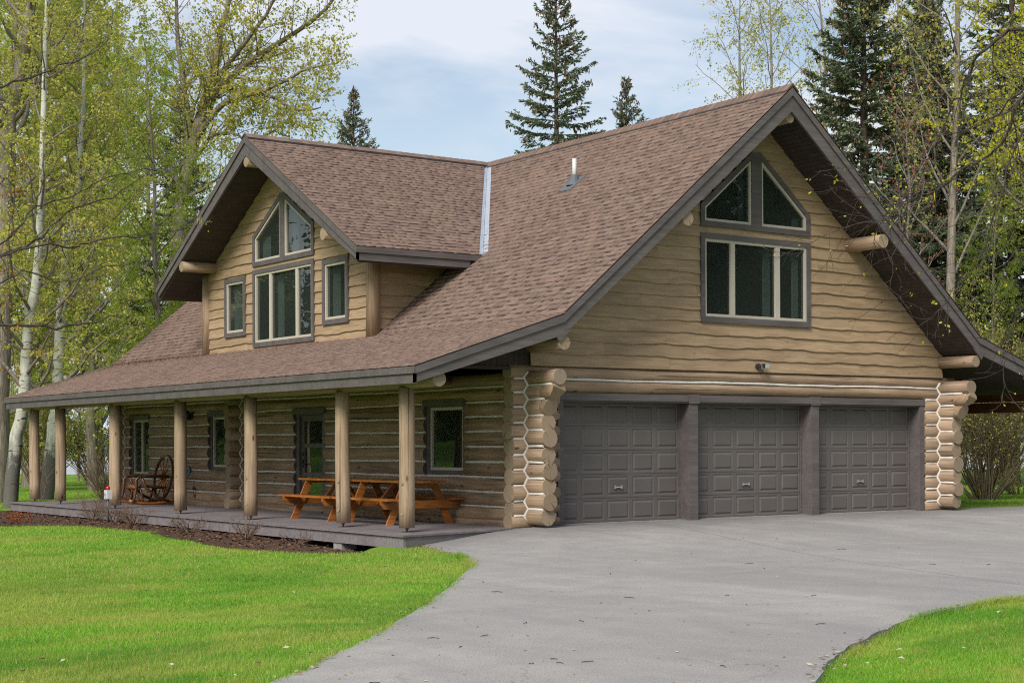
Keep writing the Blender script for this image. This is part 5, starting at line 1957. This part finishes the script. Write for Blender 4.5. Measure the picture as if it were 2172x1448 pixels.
pos = [
    (F1, 14.0, 56.4, 1.1, 1.06, 'broad cottonwood trunk rising from the far lawn right of the second post'),
    (F1, 16.7, 60.5, 4.0, 1.18, 'tall yellow green cottonwood far back, just left of the arching one'),
    (F1, 4.6, 38.5, 5.2, 0.95, 'cottonwood standing behind the leftmost aspen'),
    (F2, 1.8, 33.0, 3.5, 1.0, 'green poplar at the left edge of the wood behind the leaning trunk'),
    (F2, 14.2, 50.0, 2.0, 0.95, 'lower green poplar directly behind the dormer rake'),
    (F2, 5.2, 27.2, 1.2, 0.72, 'small green poplar just beyond the far porch roof'),
    (F2, 23.5, 62.0, 5.0, 0.9, 'pale poplar crown showing behind the left end of the dormer ridge'),
    (F2, 9.9, 47.8, 3.3, 0.30, 'small leafy poplar filling the gap right of the second porch post'),
    (F2, 3.2, 38.6, 4.3, 0.28, 'small leafy poplar between the two leftmost porch posts'),
    (F2, 11.5, 61.5, 0.9, 0.36, 'small leafy poplar by the lake between the far porch posts'),
    (F2, 6.5, 50.5, 0.3, 0.40, 'low leafy poplar closing the gap between the far porch posts'),
    (F2, 2.6, 44.0, 2.9, 0.42, 'low leafy poplar behind the leftmost porch posts'),
    (F2, 12.5, 66.0, 1.4, 0.50, 'low poplar by the lake shore behind the second post'),
    (F2, 11.8, 41.5, 4.4, 0.62, 'young green poplar beside the arching cottonwood trunk'),
    (F2, 36.5, 64.0, 2.6, 0.68, 'small yellowish crown peeping over the dormer ridge beside the short spruce'),
]
for (src, x, y, rz, sc, lab) in pos:
    copy_tree(src, (x, y, gz(x, y)), rz, sc, lab, G_L)

# the arching cottonwood left of the dormer, traced limb by limb
rg = np.random.default_rng(16)
base = np.array([8.24, 33.46, 0.0])
trunk = refine([(8.24, 33.46, -0.3), (8.31, 33.41, 5.55), (8.41, 33.34, 8.64), (8.51, 33.27, 10.19), (8.75, 33.1, 11.74), (9.08, 32.86, 13.19)], 3, rg, 0.02) - base
TL = [((9.08, 32.86, 13.0), (9.61, 32.18, 14.42), (10.76, 31.07, 15.55), (12.45, 29.56, 17.01), (12.75, 29.05, 17.95)),
      ((9.08, 32.86, 13.0), (9.54, 32.84, 15.05), (9.94, 32.87, 16.67), (10.34, 32.89, 18.82), (10.59, 33.02, 20.64)),
      ((8.75, 33.1, 11.6), (8.83, 33.35, 13.33), (8.73, 33.72, 15.12), (8.63, 34.1, 17.79), (8.59, 34.43, 19.96)),
      ((8.94, 32.96, 12.5), (9.53, 31.63, 13.71), (10.3, 30.16, 13.88), (11.05, 28.72, 14.45), (11.69, 27.34, 14.52)),
      ((8.7, 33.14, 11.3), (9.22, 32.16, 12.49), (9.56, 31.3, 12.53), (10.02, 30.36, 12.13), (10.62, 29.33, 12.69)),
      ((8.61, 33.2, 10.6), (8.08, 34.18, 12.0), (7.57, 35.16, 13.49), (6.91, 36.24, 14.84), (6.52, 37.13, 17.08)),
      ((9.3, 32.71, 14.2), (10.13, 31.31, 15.85), (10.66, 30.11, 17.19), (10.91, 29.13, 18.49)),
      ((8.55, 33.24, 10.3), (9.14, 32.82, 10.7), (9.71, 32.42, 11.22), (10.13, 32.12, 11.56)),
      ((9.72, 32.41, 14.4), (10.53, 30.62, 13.9), (11.02, 29.04, 13.2), (11.22, 27.68, 13.0))]
RA = [0.20, 0.19, 0.17, 0.13, 0.10, 0.15, 0.12, 0.07, 0.09]
limbs = [(refine(p, 3, rg, 0.03) - base, a, 0.02) for p, a in zip(TL, RA)]
tree_mesh('cottonwood_tree', 'big cottonwood whose arching limbs spread over the left roof against the sky', 'tree', G_L, rg, trunk, np.linspace(0.33, 0.21, len(trunk)), limbs, M['grey_bark'], M['leaf'], tuple(base),
          limb_mat=M['twig_bark'], sub=6.5, lsub=(1.0, 2.8), tw=5.4, ltw=(0.3, 0.8), lf=8.5, size=(0.07, 0.125), up=0.25, t0=0.10)

# --- spruces


def spruce(rg, root, H, Rb, zb, r0, dens=1.0, cones=True, gap=0.0):
    w = Wood(); w.tube([(0, 0, -0.3), (0.03, 0, H * 0.4), (0, 0.02, H * 0.8), (0, 0, H)], [r0, r0 * 0.66, r0 * 0.26, 0.012], 9)
    w.build('trunk', M['spruce_bark'], root)
    wb = Wood(); nd = Leaves(); cn = Leaves()
    z = zb
    while z < H - 0.15:
        f = (z - zb) / (H - zb)
        nb = int(rg.integers(4, 7))
        a0 = rg.uniform(0, 6.28)
        for q in range(nb):
            if rg.uniform() < gap:
                continue
            L = max(0.12, Rb * (1 - f) ** 0.78 * rg.uniform(0.55, 1.12))
            a = a0 + q * 6.28 / nb + rg.uniform(-0.3, 0.3)
            o = np.array([math.cos(a), math.sin(a), 0])
            el = 0.15 + 0.75 * f ** 2 + rg.uniform(-0.12, 0.12)
            k = 6
            pts = [np.array([0, 0, z + rg.uniform(-0.1, 0.1)])]
            for c in range(k):
                e = el - 0.75 * (1 - f) * math.sin(math.pi * (c + 0.5) / k * 0.8) + 0.5 * (c / k) ** 2
                pts.append(pts[-1] + (o * math.cos(e) + np.array([0, 0, math.sin(e)])) * L / k)
            pts = np.array(pts)
            wb.tube(pts, np.linspace(0.012 + 0.010 * L, 0.004, k + 1), 4)
            sidev = np.array([-o[1], o[0], 0])
            nt = max(3, int(L * 11 * dens))
            for t in range(nt):
                u = 0.12 + 0.9 * (t + rg.uniform(0, 1)) / nt
                p, d = interp(pts, min(u, 1.0)); d = unit(d)
                sg = 1 if rg.uniform() < 0.5 else -1
                l2 = (0.10 + 0.34 * L * (1 - abs(u - 0.45)) * 0.55) * rg.uniform(0.6, 1.15)
                d2 = unit(d * 0.75 + sidev * sg * rg.uniform(0.3, 1.0) + np.array([0, 0, -0.35 + 0.5 * f]))
                nn = max(3, int(l2 * 30 * dens))
                us = np.linspace(0.0, 1, nn)[:, None]
                sag = np.array([0, 0, -0.22 * l2])
                c = p + d2 * l2 * us + sag * us ** 2
                nd.add(np.repeat(c, 2, 0), np.tile(d2 + np.array([0, 0, -0.25]), (2 * nn, 1)), rg.uniform(0.10, 0.20, 2 * nn))
                if cones and f > 0.45 and rg.uniform() < 0.26 * (f - 0.25) * 2.2:
                    m = 4
                    cn.add(c[-1] + rg.normal(0, 0.06, (m, 3)), np.tile(np.array([0, 0, -1.0]), (m, 1)), rg.uniform(0.12, 0.20, m))
        z += rg.uniform(0.20, 0.34) * (1.25 - 0.5 * f)
    wb.build('branches', M['spruce_bark'], root)
    nd.build('needles', M['needle'], root, rg, aspect=0.15, droop=0.15, spread=0.34)
    if cn.C:
        struct(cn.build('cones', M['cone'], root, rg, aspect=0.22, droop=0.5, spread=0.3), 'stuff')


rg = np.random.default_rng(21)
S1 = thing('spruce_tree', 'tall open spruce rising above the roof valley against the sky', 'spruce', (19.7, 25.4, -0.2), G_S)
spruce(rg, S1, 19.4, 3.6, 4.0, 0.22, 1.0, True, 0.33)
rg = np.random.default_rng(22)
S2 = thing('spruce_tree', 'large dark spruce directly behind the garage gable peak', 'spruce', (24.3, 14.8, -0.2), G_S)
spruce(rg, S2, 20.5, 3.7, 3.0, 0.26, 1.25, True, 0.10)
rg = np.random.default_rng(23)
S3 = thing('spruce_tree', 'short spruce with a brown coned top, left of the ridge junction', 'spruce', (19.6, 40.1, -0.2), G_S)
spruce(rg, S3, 17.1, 3.5, 5.0, 0.2, 1.0, True, 0.15)
for (src, x, y, rz, sc, lab) in [
    (S3, 24.3, 27.0, 1.9, 0.92, 'narrow spruce whose tip shows above the main ridge right of the tall one'),
    (S2, 32.2, 18.9, 2.2, 1.0, 'dark spruce right of the gable, behind the bare trunk'),
    (S1, 29.8, 13.2, 4.4, 1.15, 'lean spruce at the right behind the thin branches'),
    (S2, 33.5, 13.2, 0.7, 0.9, 'dark spruce near the right edge of the picture'),
    (S1, 10.1, 37.0, 3.0, 0.80, 'dark spruce half hidden left of the dormer rake'),
    (S2, 28.4, 15.4, 5.1, 0.82, 'mid green spruce filling the gap right of the gable peak'),
    (S3, 36.0, 11.5, 1.2, 1.0, 'spruce deep in the right hand wood near the picture edge'),
    (S3, 38.0, 20.0, 3.0, 1.05, 'farther spruce between the two dark ones at the right'),
]:
    copy_tree(src, (x, y, gz(x, y)), rz, sc, lab, G_S)

# --- right hand trees
rg = np.random.default_rng(31)
tp, tr, lb = auto_limbs(rg, 20, 0.165, 0.3, 4.2, 30, lean=(0.4, -0.4), rise=(0.7, 1.4))
B1 = tree_mesh('cottonwood_tree', 'tall straight grey trunk with sparse leaves right of the gable', 'tree', G_R, rg, tp, tr, lb, M['grey_bark'], M['leaf'], (20.8, 8.6, -0.1),
               limb_mat=M['twig_bark'], sub=2.4, lsub=(0.9, 2.0), tw=4.2, ltw=(0.3, 0.8), lf=8.0, size=(0.06, 0.105), up=0.2)
for (src, x, y, rz, sc, lab) in [
    (B1, 31.0, 25.6, 2.0, 1.06, 'thin leaved cottonwood showing over the ridge just left of the gable peak'),
    (B1, 27.0, 9.5, 3.6, 1.0, 'leaning cottonwood behind the bare trunk at the right'),
    (B1, 24.0, 5.0, 5.2, 0.86, 'cottonwood at the right edge beyond the side porch'),
    (B1, 33.5, 30.5, 5.0, 1.12, 'airy cottonwood over the ridge, leftmost of the thin leaved ones by the gable'),
    (B1, 29.0, 20.5, 2.8, 1.02, 'airy cottonwood just behind the gable peak, left of the big spruce'),
    (F1, 44.0, 21.5, 2.0, 0.95, 'yellow green cottonwood far behind the right hand spruces'),
    (F1, 42.5, 14.0, 3.7, 0.90, 'distant leafy cottonwood at the far right edge'),
    (B1, 35.0, 12.0, 4.1, 1.05, 'twiggy grey cottonwood among the spruces at the far right'),
    (B1, 29.5, 18.5, 0.6, 0.95, 'sparsely leaved cottonwood between the gable and the bare trunk'),
    (F2, 30.0, 6.5, 1.0, 0.62, 'low green poplar beyond the side porch roof'),
    (F2, 25.5, 10.8, 4.0, 0.5, 'leafy young poplar under the tall bare trunk'),
    (F2, 22.0, 3.6, 2.2, 0.42, 'small leafy poplar at the right edge above the side porch roof'),
]:
    copy_tree(src, (x, y, gz(x, y)), rz, sc, lab, G_R)
rg = np.random.default_rng(32)
tp, tr, lb = auto_limbs(rg, 9.6, 0.09, 0.25, 2.4, 26, rise=(1.0, 2.0))
tree_mesh('maple_tree', 'slim maple with red buds against the spruce, right of the gable', 'tree', None, rg, tp, tr, lb, M['twig_bark'], M['leaf_red'], (14.6, 4.6, -0.1),
          sub=2.4, lsub=(0.6, 1.3), tw=3.6, ltw=(0.2, 0.5), lf=6, size=(0.05, 0.085), up=0.5)
rg = np.random.default_rng(33)
tp, tr, lb = auto_limbs(rg, 16.5, 0.15, 0.40, 3.0, 34, rise=(0.3, 0.9))
tree_mesh('birch_tree', 'bright yellow green birch crown at the upper right edge', 'tree', None, rg, tp, tr, lb, M['twig_bark'], M['leaf_yellow'], (18.6, 4.0, -0.1),
          sub=2.8, lsub=(0.8, 1.8), tw=4.5, ltw=(0.25, 0.6), lf=17, size=(0.055, 0.10), up=0.0)

# --- shrubs


def shrub(name, label, cat, group, seed, loc, H, Rr, ns, mat, leafmat=None, lf=0.0, size=(0.02, 0.04), up=1.4, tw=6.0, r=0.008, sub=3.0, minr=0.0022):
    rg = np.random.default_rng(seed)
    root = thing(name, label, cat, loc, group)
    w = Wood(); lv = Leaves(); limbs = []
    for k in range(ns):
        a = rg.uniform(0, 6.28); sp = rg.uniform(0.1, 1.0)
        d = unit(np.array([math.cos(a) * sp, math.sin(a) * sp, up]))
        L = H * rg.uniform(0.6, 1.1)
        p = [np.array([math.cos(a), math.sin(a), 0]) * rg.uniform(0, 0.12) * Rr + np.array([0, 0, -0.05])]
        for c in range(5):
            d = unit(d + rg.normal(0, 0.16, 3) + np.array([math.cos(a), math.sin(a), 0]) * 0.10 * Rr / max(H, 0.1))
            p.append(p[-1] + d * L / 5)
        p = np.array(p)
        w.tube(p, np.linspace(r, minr, 6), 4)
        limbs.append((p, r, minr))
    grow(rg, w, lv, limbs, sub=sub, lsub=(0.25 * H, 0.5 * H), tw=tw, ltw=(0.08 * H, 0.22 * H), lf=lf, size=size, up=0.5, t0=0.2, minr=minr * 0.8, rsub=0.6)
    w.build('stems', mat, root)
    if lv.C:
        lv.build('leaves', leafmat, root, rg)
    return root


G_D = 'bare dry shrubs along the porch edge'
dry = [(-2.98, 11.6, 0.62, 'largest bare shrub at the porch edge, left of the utility box'),
       (-3.05, 10.25, 0.60, 'bare shrub at the foot of the utility box'),
       (-3.05, 9.2, 0.46, 'low bare shrub before the porch, right of the utility box'),
       (-3.25, 6.1, 0.42, 'low bare shrub at the deck edge under the fourth post'),
       (-3.35, 3.5, 0.42, 'low bare shrub at the deck edge left of the tables'),
       (-3.45, 1.5, 0.34, 'thin sprig of bare shrub in front of the picnic tables')]
for k, (x, y, h, lab) in enumerate(dry):
    shrub('dry_shrub', lab, 'shrub', G_D, 40 + k, (x, y, gz(x, y)), h, 0.6, 26 if h > 0.4 else 14, M['dry_twig'], up=0.9, tw=9, r=0.008, sub=7, minr=0.0038)
shrub('red_shrub', 'low shrub with orange red leaves in the mulch at the left edge', 'shrub', None, 50, (-4.75, 11.1, -0.19), 0.34, 0.6, 20, M['dry_twig'],
      leaf_mat('orange_red_leaf', [(0, (0.22, 0.04, 0.01)), (1, (0.42, 0.12, 0.02))], 0.3), 5.0, (0.02, 0.04), 0.8, 8, 0.005, 6)
shrub('round_shrub', 'rounded brown twiggy shrub behind the far end of the deck', 'shrub', None, 51, (1.05, 21.4, -0.2), 1.45, 0.9, 60, M['dry_twig'], up=1.6, tw=5, r=0.009, sub=3.2, minr=0.0045)
shrub('dry_sapling', 'dry slender sapling by the far porch corner', 'sapling', None, 52, (-1.35, 19.9, -0.2), 1.35, 0.4, 6, M['dry_twig'], up=2.6, tw=5, r=0.01, sub=3.0, minr=0.004)
shrub('willow_shrub', 'big brown stemmed willow with sparse green leaves behind the side porch', 'shrub', None, 53, (15.6, 3.2, -0.1), 4.4, 1.6, 80, M['willow_bark'],
      M['leaf'], 6.0, (0.03, 0.06), 1.3, 3.0, 0.020, 2.4, 0.0045)
shrub('willow_shrub', 'smaller green willow clump at the right edge behind the driveway', 'shrub', None, 54, (17.2, 2.2, -0.1), 2.2, 1.2, 36, M['willow_bark'],
      M['leaf'], 3.0, (0.03, 0.07), 1.3, 3.0, 0.014, 2.4, 0.004)
for k, (x, y, h, lab) in enumerate([(3.6, 34.5, 3.4, 'leafy yellow green thicket between the two leftmost porch posts'),
                                    (8.0, 41.0, 3.6, 'leafy yellow green thicket right of the second porch post'),
                                    (5.2, 43.0, 3.8, 'leafy thicket farther back between the aspen trunks')]):
    shrub('leafy_thicket', lab, 'shrub', None, 56 + k, (x, y, gz(x, y)), h, 1.5, 46, M['willow_bark'], M['leaf'], 7.0, (0.06, 0.11), 1.5, 2.4, 0.018, 2.0, 0.006)
shrub('wild_grass_clump', 'pale green bushy undergrowth beyond the garage corner', 'shrub', None, 55, (19.5, 5.2, -0.1), 1.2, 1.6, 60, M['dry_twig'],
      M['leaf_green'], 4.0, (0.04, 0.08), 1.0, 3.0, 0.008, 2.4, 0.004)

# --- overhanging branches of two trees that stand outside the frame
rg = np.random.default_rng(61)
LB = [((-11.03, -5.58, 4.54), (-10.41, -5.89, 4.77), (-10.13, -5.97, 4.87), (-9.89, -6.02, 5.0), (-9.59, -6.11, 5.13), (-9.39, -6.13, 5.37)),
      ((-11.03, -5.58, 2.89), (-10.37, -5.74, 3.17), (-10.07, -5.65, 3.31), (-9.83, -5.51, 3.47), (-9.52, -5.42, 3.73), (-9.12, -5.4, 3.88), (-8.7, -5.39, 4.21)),
      ((-10.05, -5.78, 3.67), (-9.64, -5.64, 3.81), (-9.34, -5.43, 3.99), (-8.87, -5.33, 4.18), (-8.4, -5.23, 4.3)),
      ((-10.81, -5.73, 3.07), (-10.35, -5.81, 3.31), (-10.05, -5.78, 3.67), (-9.91, -5.63, 3.93), (-9.69, -5.55, 4.24), (-9.28, -5.59, 4.51)),
      ((-10.45, -5.99, 3.14), (-10.04, -5.95, 3.28), (-9.68, -5.88, 3.29), (-9.36, -5.78, 3.41), (-8.91, -5.77, 3.46), (-8.5, -5.74, 3.58), (-8.24, -5.59, 3.78)),
      ((-11.03, -5.58, 2.45), (-10.4, -5.84, 2.5), (-9.91, -6.0, 2.5), (-9.54, -6.08, 2.56), (-9.31, -6.06, 2.63)),
      ((-11.03, -5.58, 2.71), (-10.4, -5.83, 2.91), (-10.13, -5.83, 3.03), (-9.78, -5.88, 2.94), (-9.38, -5.96, 3.11), (-8.94, -6.08, 3.15))]
LR = [0.013, 0.017, 0.009, 0.011, 0.011, 0.019, 0.009]
base = np.array([-11.87, -4.37, 0.0])
limbs = [(refine(p, 4, rg, 0.012) - base, a, 0.004) for p, a in zip(LB, LR)]
conn = [((0, 0, 1.9), (0.35, -0.7, 2.2), (0.84, -1.21, 2.45)), ((0, 0, 2.1), (0.35, -0.7, 2.5), (0.84, -1.21, 2.71)), ((0, 0, 2.3), (0.35, -0.7, 2.6), (0.84, -1.21, 2.89)),
        ((0, 0, 3.6), (0.35, -0.7, 4.2), (0.84, -1.21, 4.54)), ((0.84, -1.21, 2.89), (0.95, -1.28, 3.0), (1.06, -1.36, 3.07)), ((0.84, -1.21, 2.89), (1.1, -1.4, 3.05), (1.42, -1.62, 3.14))]
trunk = refine([(0, 0, -0.4), (0.02, 0.05, 2), (-0.1, 0.1, 4), (-0.15, 0.2, 7.5)], 3, rg, 0.01)
OL = tree_mesh('overhanging_birch', 'dark thin birch branches with small leaves reaching in from the left', 'tree', None, rg, trunk, np.linspace(0.11, 0.05, len(trunk)), limbs, M['twig_bark'], M['leaf_green'], (base[0], base[1], 0),
               limb_mat=M['dark_twig'], lkw=dict(aspect=0.33, droop=0.35, spread=0.6), sub=7, lsub=(0.18, 0.55), tw=6, ltw=(0.06, 0.16), lf=1.3, size=(0.022, 0.044), up=0.25, t0=0.15, minr=0.0022, rsub=0.5)
w = Wood()
for c in conn:
    w.tube(refine(c, 3, rg, 0.004), np.linspace(0.03, 0.02, 7), 6)
w.build('limb', M['dark_twig'], OL)
cat = Leaves()
cat.add(np.array([[-8.24, -5.59, 3.76], [-8.23, -5.6, 3.74], [-8.26, -5.58, 3.77], [-9.52, -5.42, 3.70], [-9.53, -5.42, 3.68]]) - base, np.tile([0, 0, -1.0], (5, 1)), np.array([0.13, 0.11, 0.12, 0.14, 0.12]))
struct(cat.build('catkins', M['catkin'], OL, rg, aspect=0.07, droop=0.6, spread=0.05), 'stuff')

rg = np.random.default_rng(62)
RB = [((-3.75, -13.18, 4.61), (-4.15, -12.76, 4.75), (-4.19, -12.59, 4.73), (-4.26, -12.41, 4.6), (-4.24, -12.28, 4.49), (-4.22, -12.17, 4.34), (-4.21, -12.04, 4.19), (-4.22, -11.89, 3.92), (-4.18, -11.79, 3.74), (-4.11, -11.7, 3.44)),
      ((-3.84, -13.11, 4.53), (-4.11, -12.72, 4.21), (-4.09, -12.53, 3.91), (-4.09, -12.32, 3.76), (-4.1, -12.11, 3.7), (-4.14, -11.88, 3.57), (-4.17, -11.65, 3.5), (-4.22, -11.41, 3.46), (-4.31, -11.15, 3.55), (-4.36, -10.91, 3.68)),
      ((-4.19, -13.35, 4.4), (-4.43, -12.96, 4.18), (-4.46, -12.73, 4.02), (-4.46, -12.5, 3.95), (-4.58, -12.2, 3.91), (-4.72, -11.88, 3.96)),
      ((-4.1, -12.11, 3.7), (-4.17, -11.9, 3.57), (-4.24, -11.61, 3.54), (-4.31, -11.31, 3.28), (-4.2, -11.15, 3.08)),
      ((-4.11, -11.7, 3.44), (-4.19, -11.77, 3.42), (-4.34, -11.54, 3.06), (-4.29, -11.45, 2.78), (-4.29, -11.33, 2.59)),
      ((-4.28, -13.41, 4.34), (-4.48, -13.0, 3.86), (-4.48, -12.74, 3.28), (-4.44, -12.5, 2.84), (-4.47, -12.2, 2.52), (-4.49, -11.92, 2.33)),
      ((-4.37, -13.47, 2.73), (-4.67, -13.14, 2.41), (-4.66, -13.03, 2.27), (-4.64, -12.92, 1.94), (-4.56, -12.85, 1.66)),
      ((-4.17, -11.65, 3.5), (-4.12, -11.32, 3.48), (-4.19, -11.27, 3.33), (-4.34, -11.17, 3.34), (-4.65, -10.95, 3.19), (-4.83, -10.82, 3.02)),
      ((-4.14, -11.88, 3.57), (-3.94, -11.45, 3.54), (-4.14, -11.27, 3.68), (-4.32, -11.1, 3.81), (-4.44, -10.98, 4.08))]
RR = [0.018, 0.015, 0.011, 0.007, 0.006, 0.010, 0.005, 0.006, 0.005]
base = np.array([-3.48, -13.37, 0.0])
limbs = [(refine(p, 4, rg, 0.010) - base, a, 0.0025) for p, a in zip(RB, RR)]
trunk = refine([(0, 0, -0.4), (0.05, -0.05, 2), (0.1, -0.1, 4), (0.15, -0.2, 8)], 3, rg, 0.01)
OR = tree_mesh('overhanging_birch', 'bare hanging birch twigs with first leaves reaching in from the upper right', 'tree', None, rg, trunk, np.linspace(0.13, 0.06, len(trunk)), limbs, M['twig_bark'], M['leaf_yellow'], (base[0], base[1], 0),
               limb_mat=M['dark_twig'], lkw=dict(aspect=0.30, droop=0.2, spread=0.6), sub=11.0, lsub=(0.25, 0.8), tw=5.5, ltw=(0.06, 0.2), lf=0.45, size=(0.018, 0.04), up=-0.12, t0=0.12, minr=0.0020, rsub=0.45)
w = Wood()
for c in [((0.1, -0.1, 4.2), (-0.1, 0.05, 4.5), (-0.27, 0.19, 4.61)), ((0.1, -0.1, 4.0), (-0.15, 0.1, 4.4), (-0.36, 0.26, 4.53)), ((0.1, -0.1, 3.9), (-0.4, 0.0, 4.3), (-0.71, 0.02, 4.4)),
          ((0.08, -0.1, 3.8), (-0.45, -0.06, 4.2), (-0.80, -0.04, 4.34)), ((0.06, -0.08, 2.5), (-0.45, -0.1, 2.8), (-0.89, -0.10, 2.73))]:
    w.tube(refine(c, 3, rg, 0.004), np.linspace(0.02, 0.012, 7), 6)
w.build('limb', M['dark_twig'], OR)
cat = Leaves()
cp = []
for k in range(26):
    p, d = interp(limbs[int(rg.integers(0, 4))][0], rg.uniform(0.1, 0.8))
    cp.append(p + rg.normal(0, 0.10, 3) - np.array([0, 0, 0.03]))
cat.add(np.array(cp), np.tile([0, 0, -1.0], (len(cp), 1)), rg.uniform(0.05, 0.10, len(cp)))
struct(cat.build('catkins', M['catkin'], OR, rg, aspect=0.07, droop=0.6, spread=0.08), 'stuff')

rg = np.random.default_rng(63)
MBR = [((-11.46, -7.73, 3.38), (-11.14, -7.95, 3.45), (-11.03, -8.03, 3.53), (-10.98, -8.06, 3.38), (-11.0, -8.05, 2.99)),
       ((-11.46, -7.73, 2.53), (-11.14, -7.95, 2.49), (-11.05, -8.01, 2.3), (-11.0, -8.05, 2.07), (-11.04, -8.02, 1.91)),
       ((-11.45, -7.73, 3.84), (-11.11, -7.97, 3.84), (-11.01, -8.04, 3.72), (-10.95, -8.08, 3.61)),
       ((-11.46, -7.73, 3.0), (-11.16, -7.95, 2.98), (-11.05, -8.0, 2.86), (-11.02, -8.05, 2.62))]
base = np.array([-11.78, -7.5, 0.0])
limbs = [(refine(p, 4, rg, 0.008) - base, 0.008, 0.003) for p in MBR]
limbs += [(refine([(0, 0, z - 0.3), (0.15, -0.12, z - 0.1), (0.32, -0.23, z)], 3, rg, 0.004), 0.016, 0.009) for z in (3.38, 2.53, 3.84, 3.0)]
trunk = refine([(0, 0, -0.4), (0.02, 0.0, 2), (-0.05, 0.05, 5)], 3, rg, 0.008)
tree_mesh('budding_maple', 'sprigs of orange brown maple buds at the left edge', 'tree', None, rg, trunk, np.linspace(0.06, 0.03, len(trunk)), limbs, M['twig_bark'], M['leaf_orange'], (base[0], base[1], 0),
          limb_mat=M['dark_twig'], sub=9, lsub=(0.1, 0.3), tw=8, ltw=(0.04, 0.09), lf=5, size=(0.014, 0.030), up=0.1, t0=0.1, minr=0.0014)

# --- woods on the camera's side of the clearing, seen only as reflections in the panes
rg = np.random.default_rng(71)
VV, n = [], 0
for k in range(52):
    if k < 20:
        x, y = 22 + (k % 10) * 5.4 + rg.uniform(-2, 2), -38 - 11 * (k // 10) + rg.uniform(-3, 3)
    else:
        x, y = -32 - 10 * ((k - 20) // 16) + rg.uniform(-3, 3), 34 + ((k - 20) % 16) * 5.4 + rg.uniform(-2, 2)
    H = rg.uniform(18, 30)
    for (m, s, r0, r1) in ((420, 1.1, 0.0, 0.55), (4200, 0.17, 0.25, 1.0)):
        z = rg.uniform(0.2, H, m); rr = 3.8 * (1 - z / H) ** 0.7 * np.sqrt(rg.uniform(r0, r1, m)); a = rg.uniform(0, 6.28, m)
        c = np.stack([x + rr * np.cos(a), y + rr * np.sin(a), z], 1)
        d = rg.normal(0, 1, (m, 3)); d /= np.linalg.norm(d, axis=1)[:, None]
        t = np.cross(d, rg.normal(0, 1, (m, 3))); t /= np.linalg.norm(t, axis=1)[:, None]
        VV.append(np.stack([c - d * s, c + t * s * 0.5, c + d * s, c - t * s * 0.5], 1).reshape(-1, 3))
V = np.concatenate(VV)
o = fast_mesh('woodland', V, np.arange(len(V)).reshape(-1, 4), leaf_mat('woodland_leaf', [(0, (0.04, 0.07, 0.025)), (0.6, (0.12, 0.19, 0.05)), (1, (0.26, 0.32, 0.08))], 0.45))
struct(o, 'stuff')
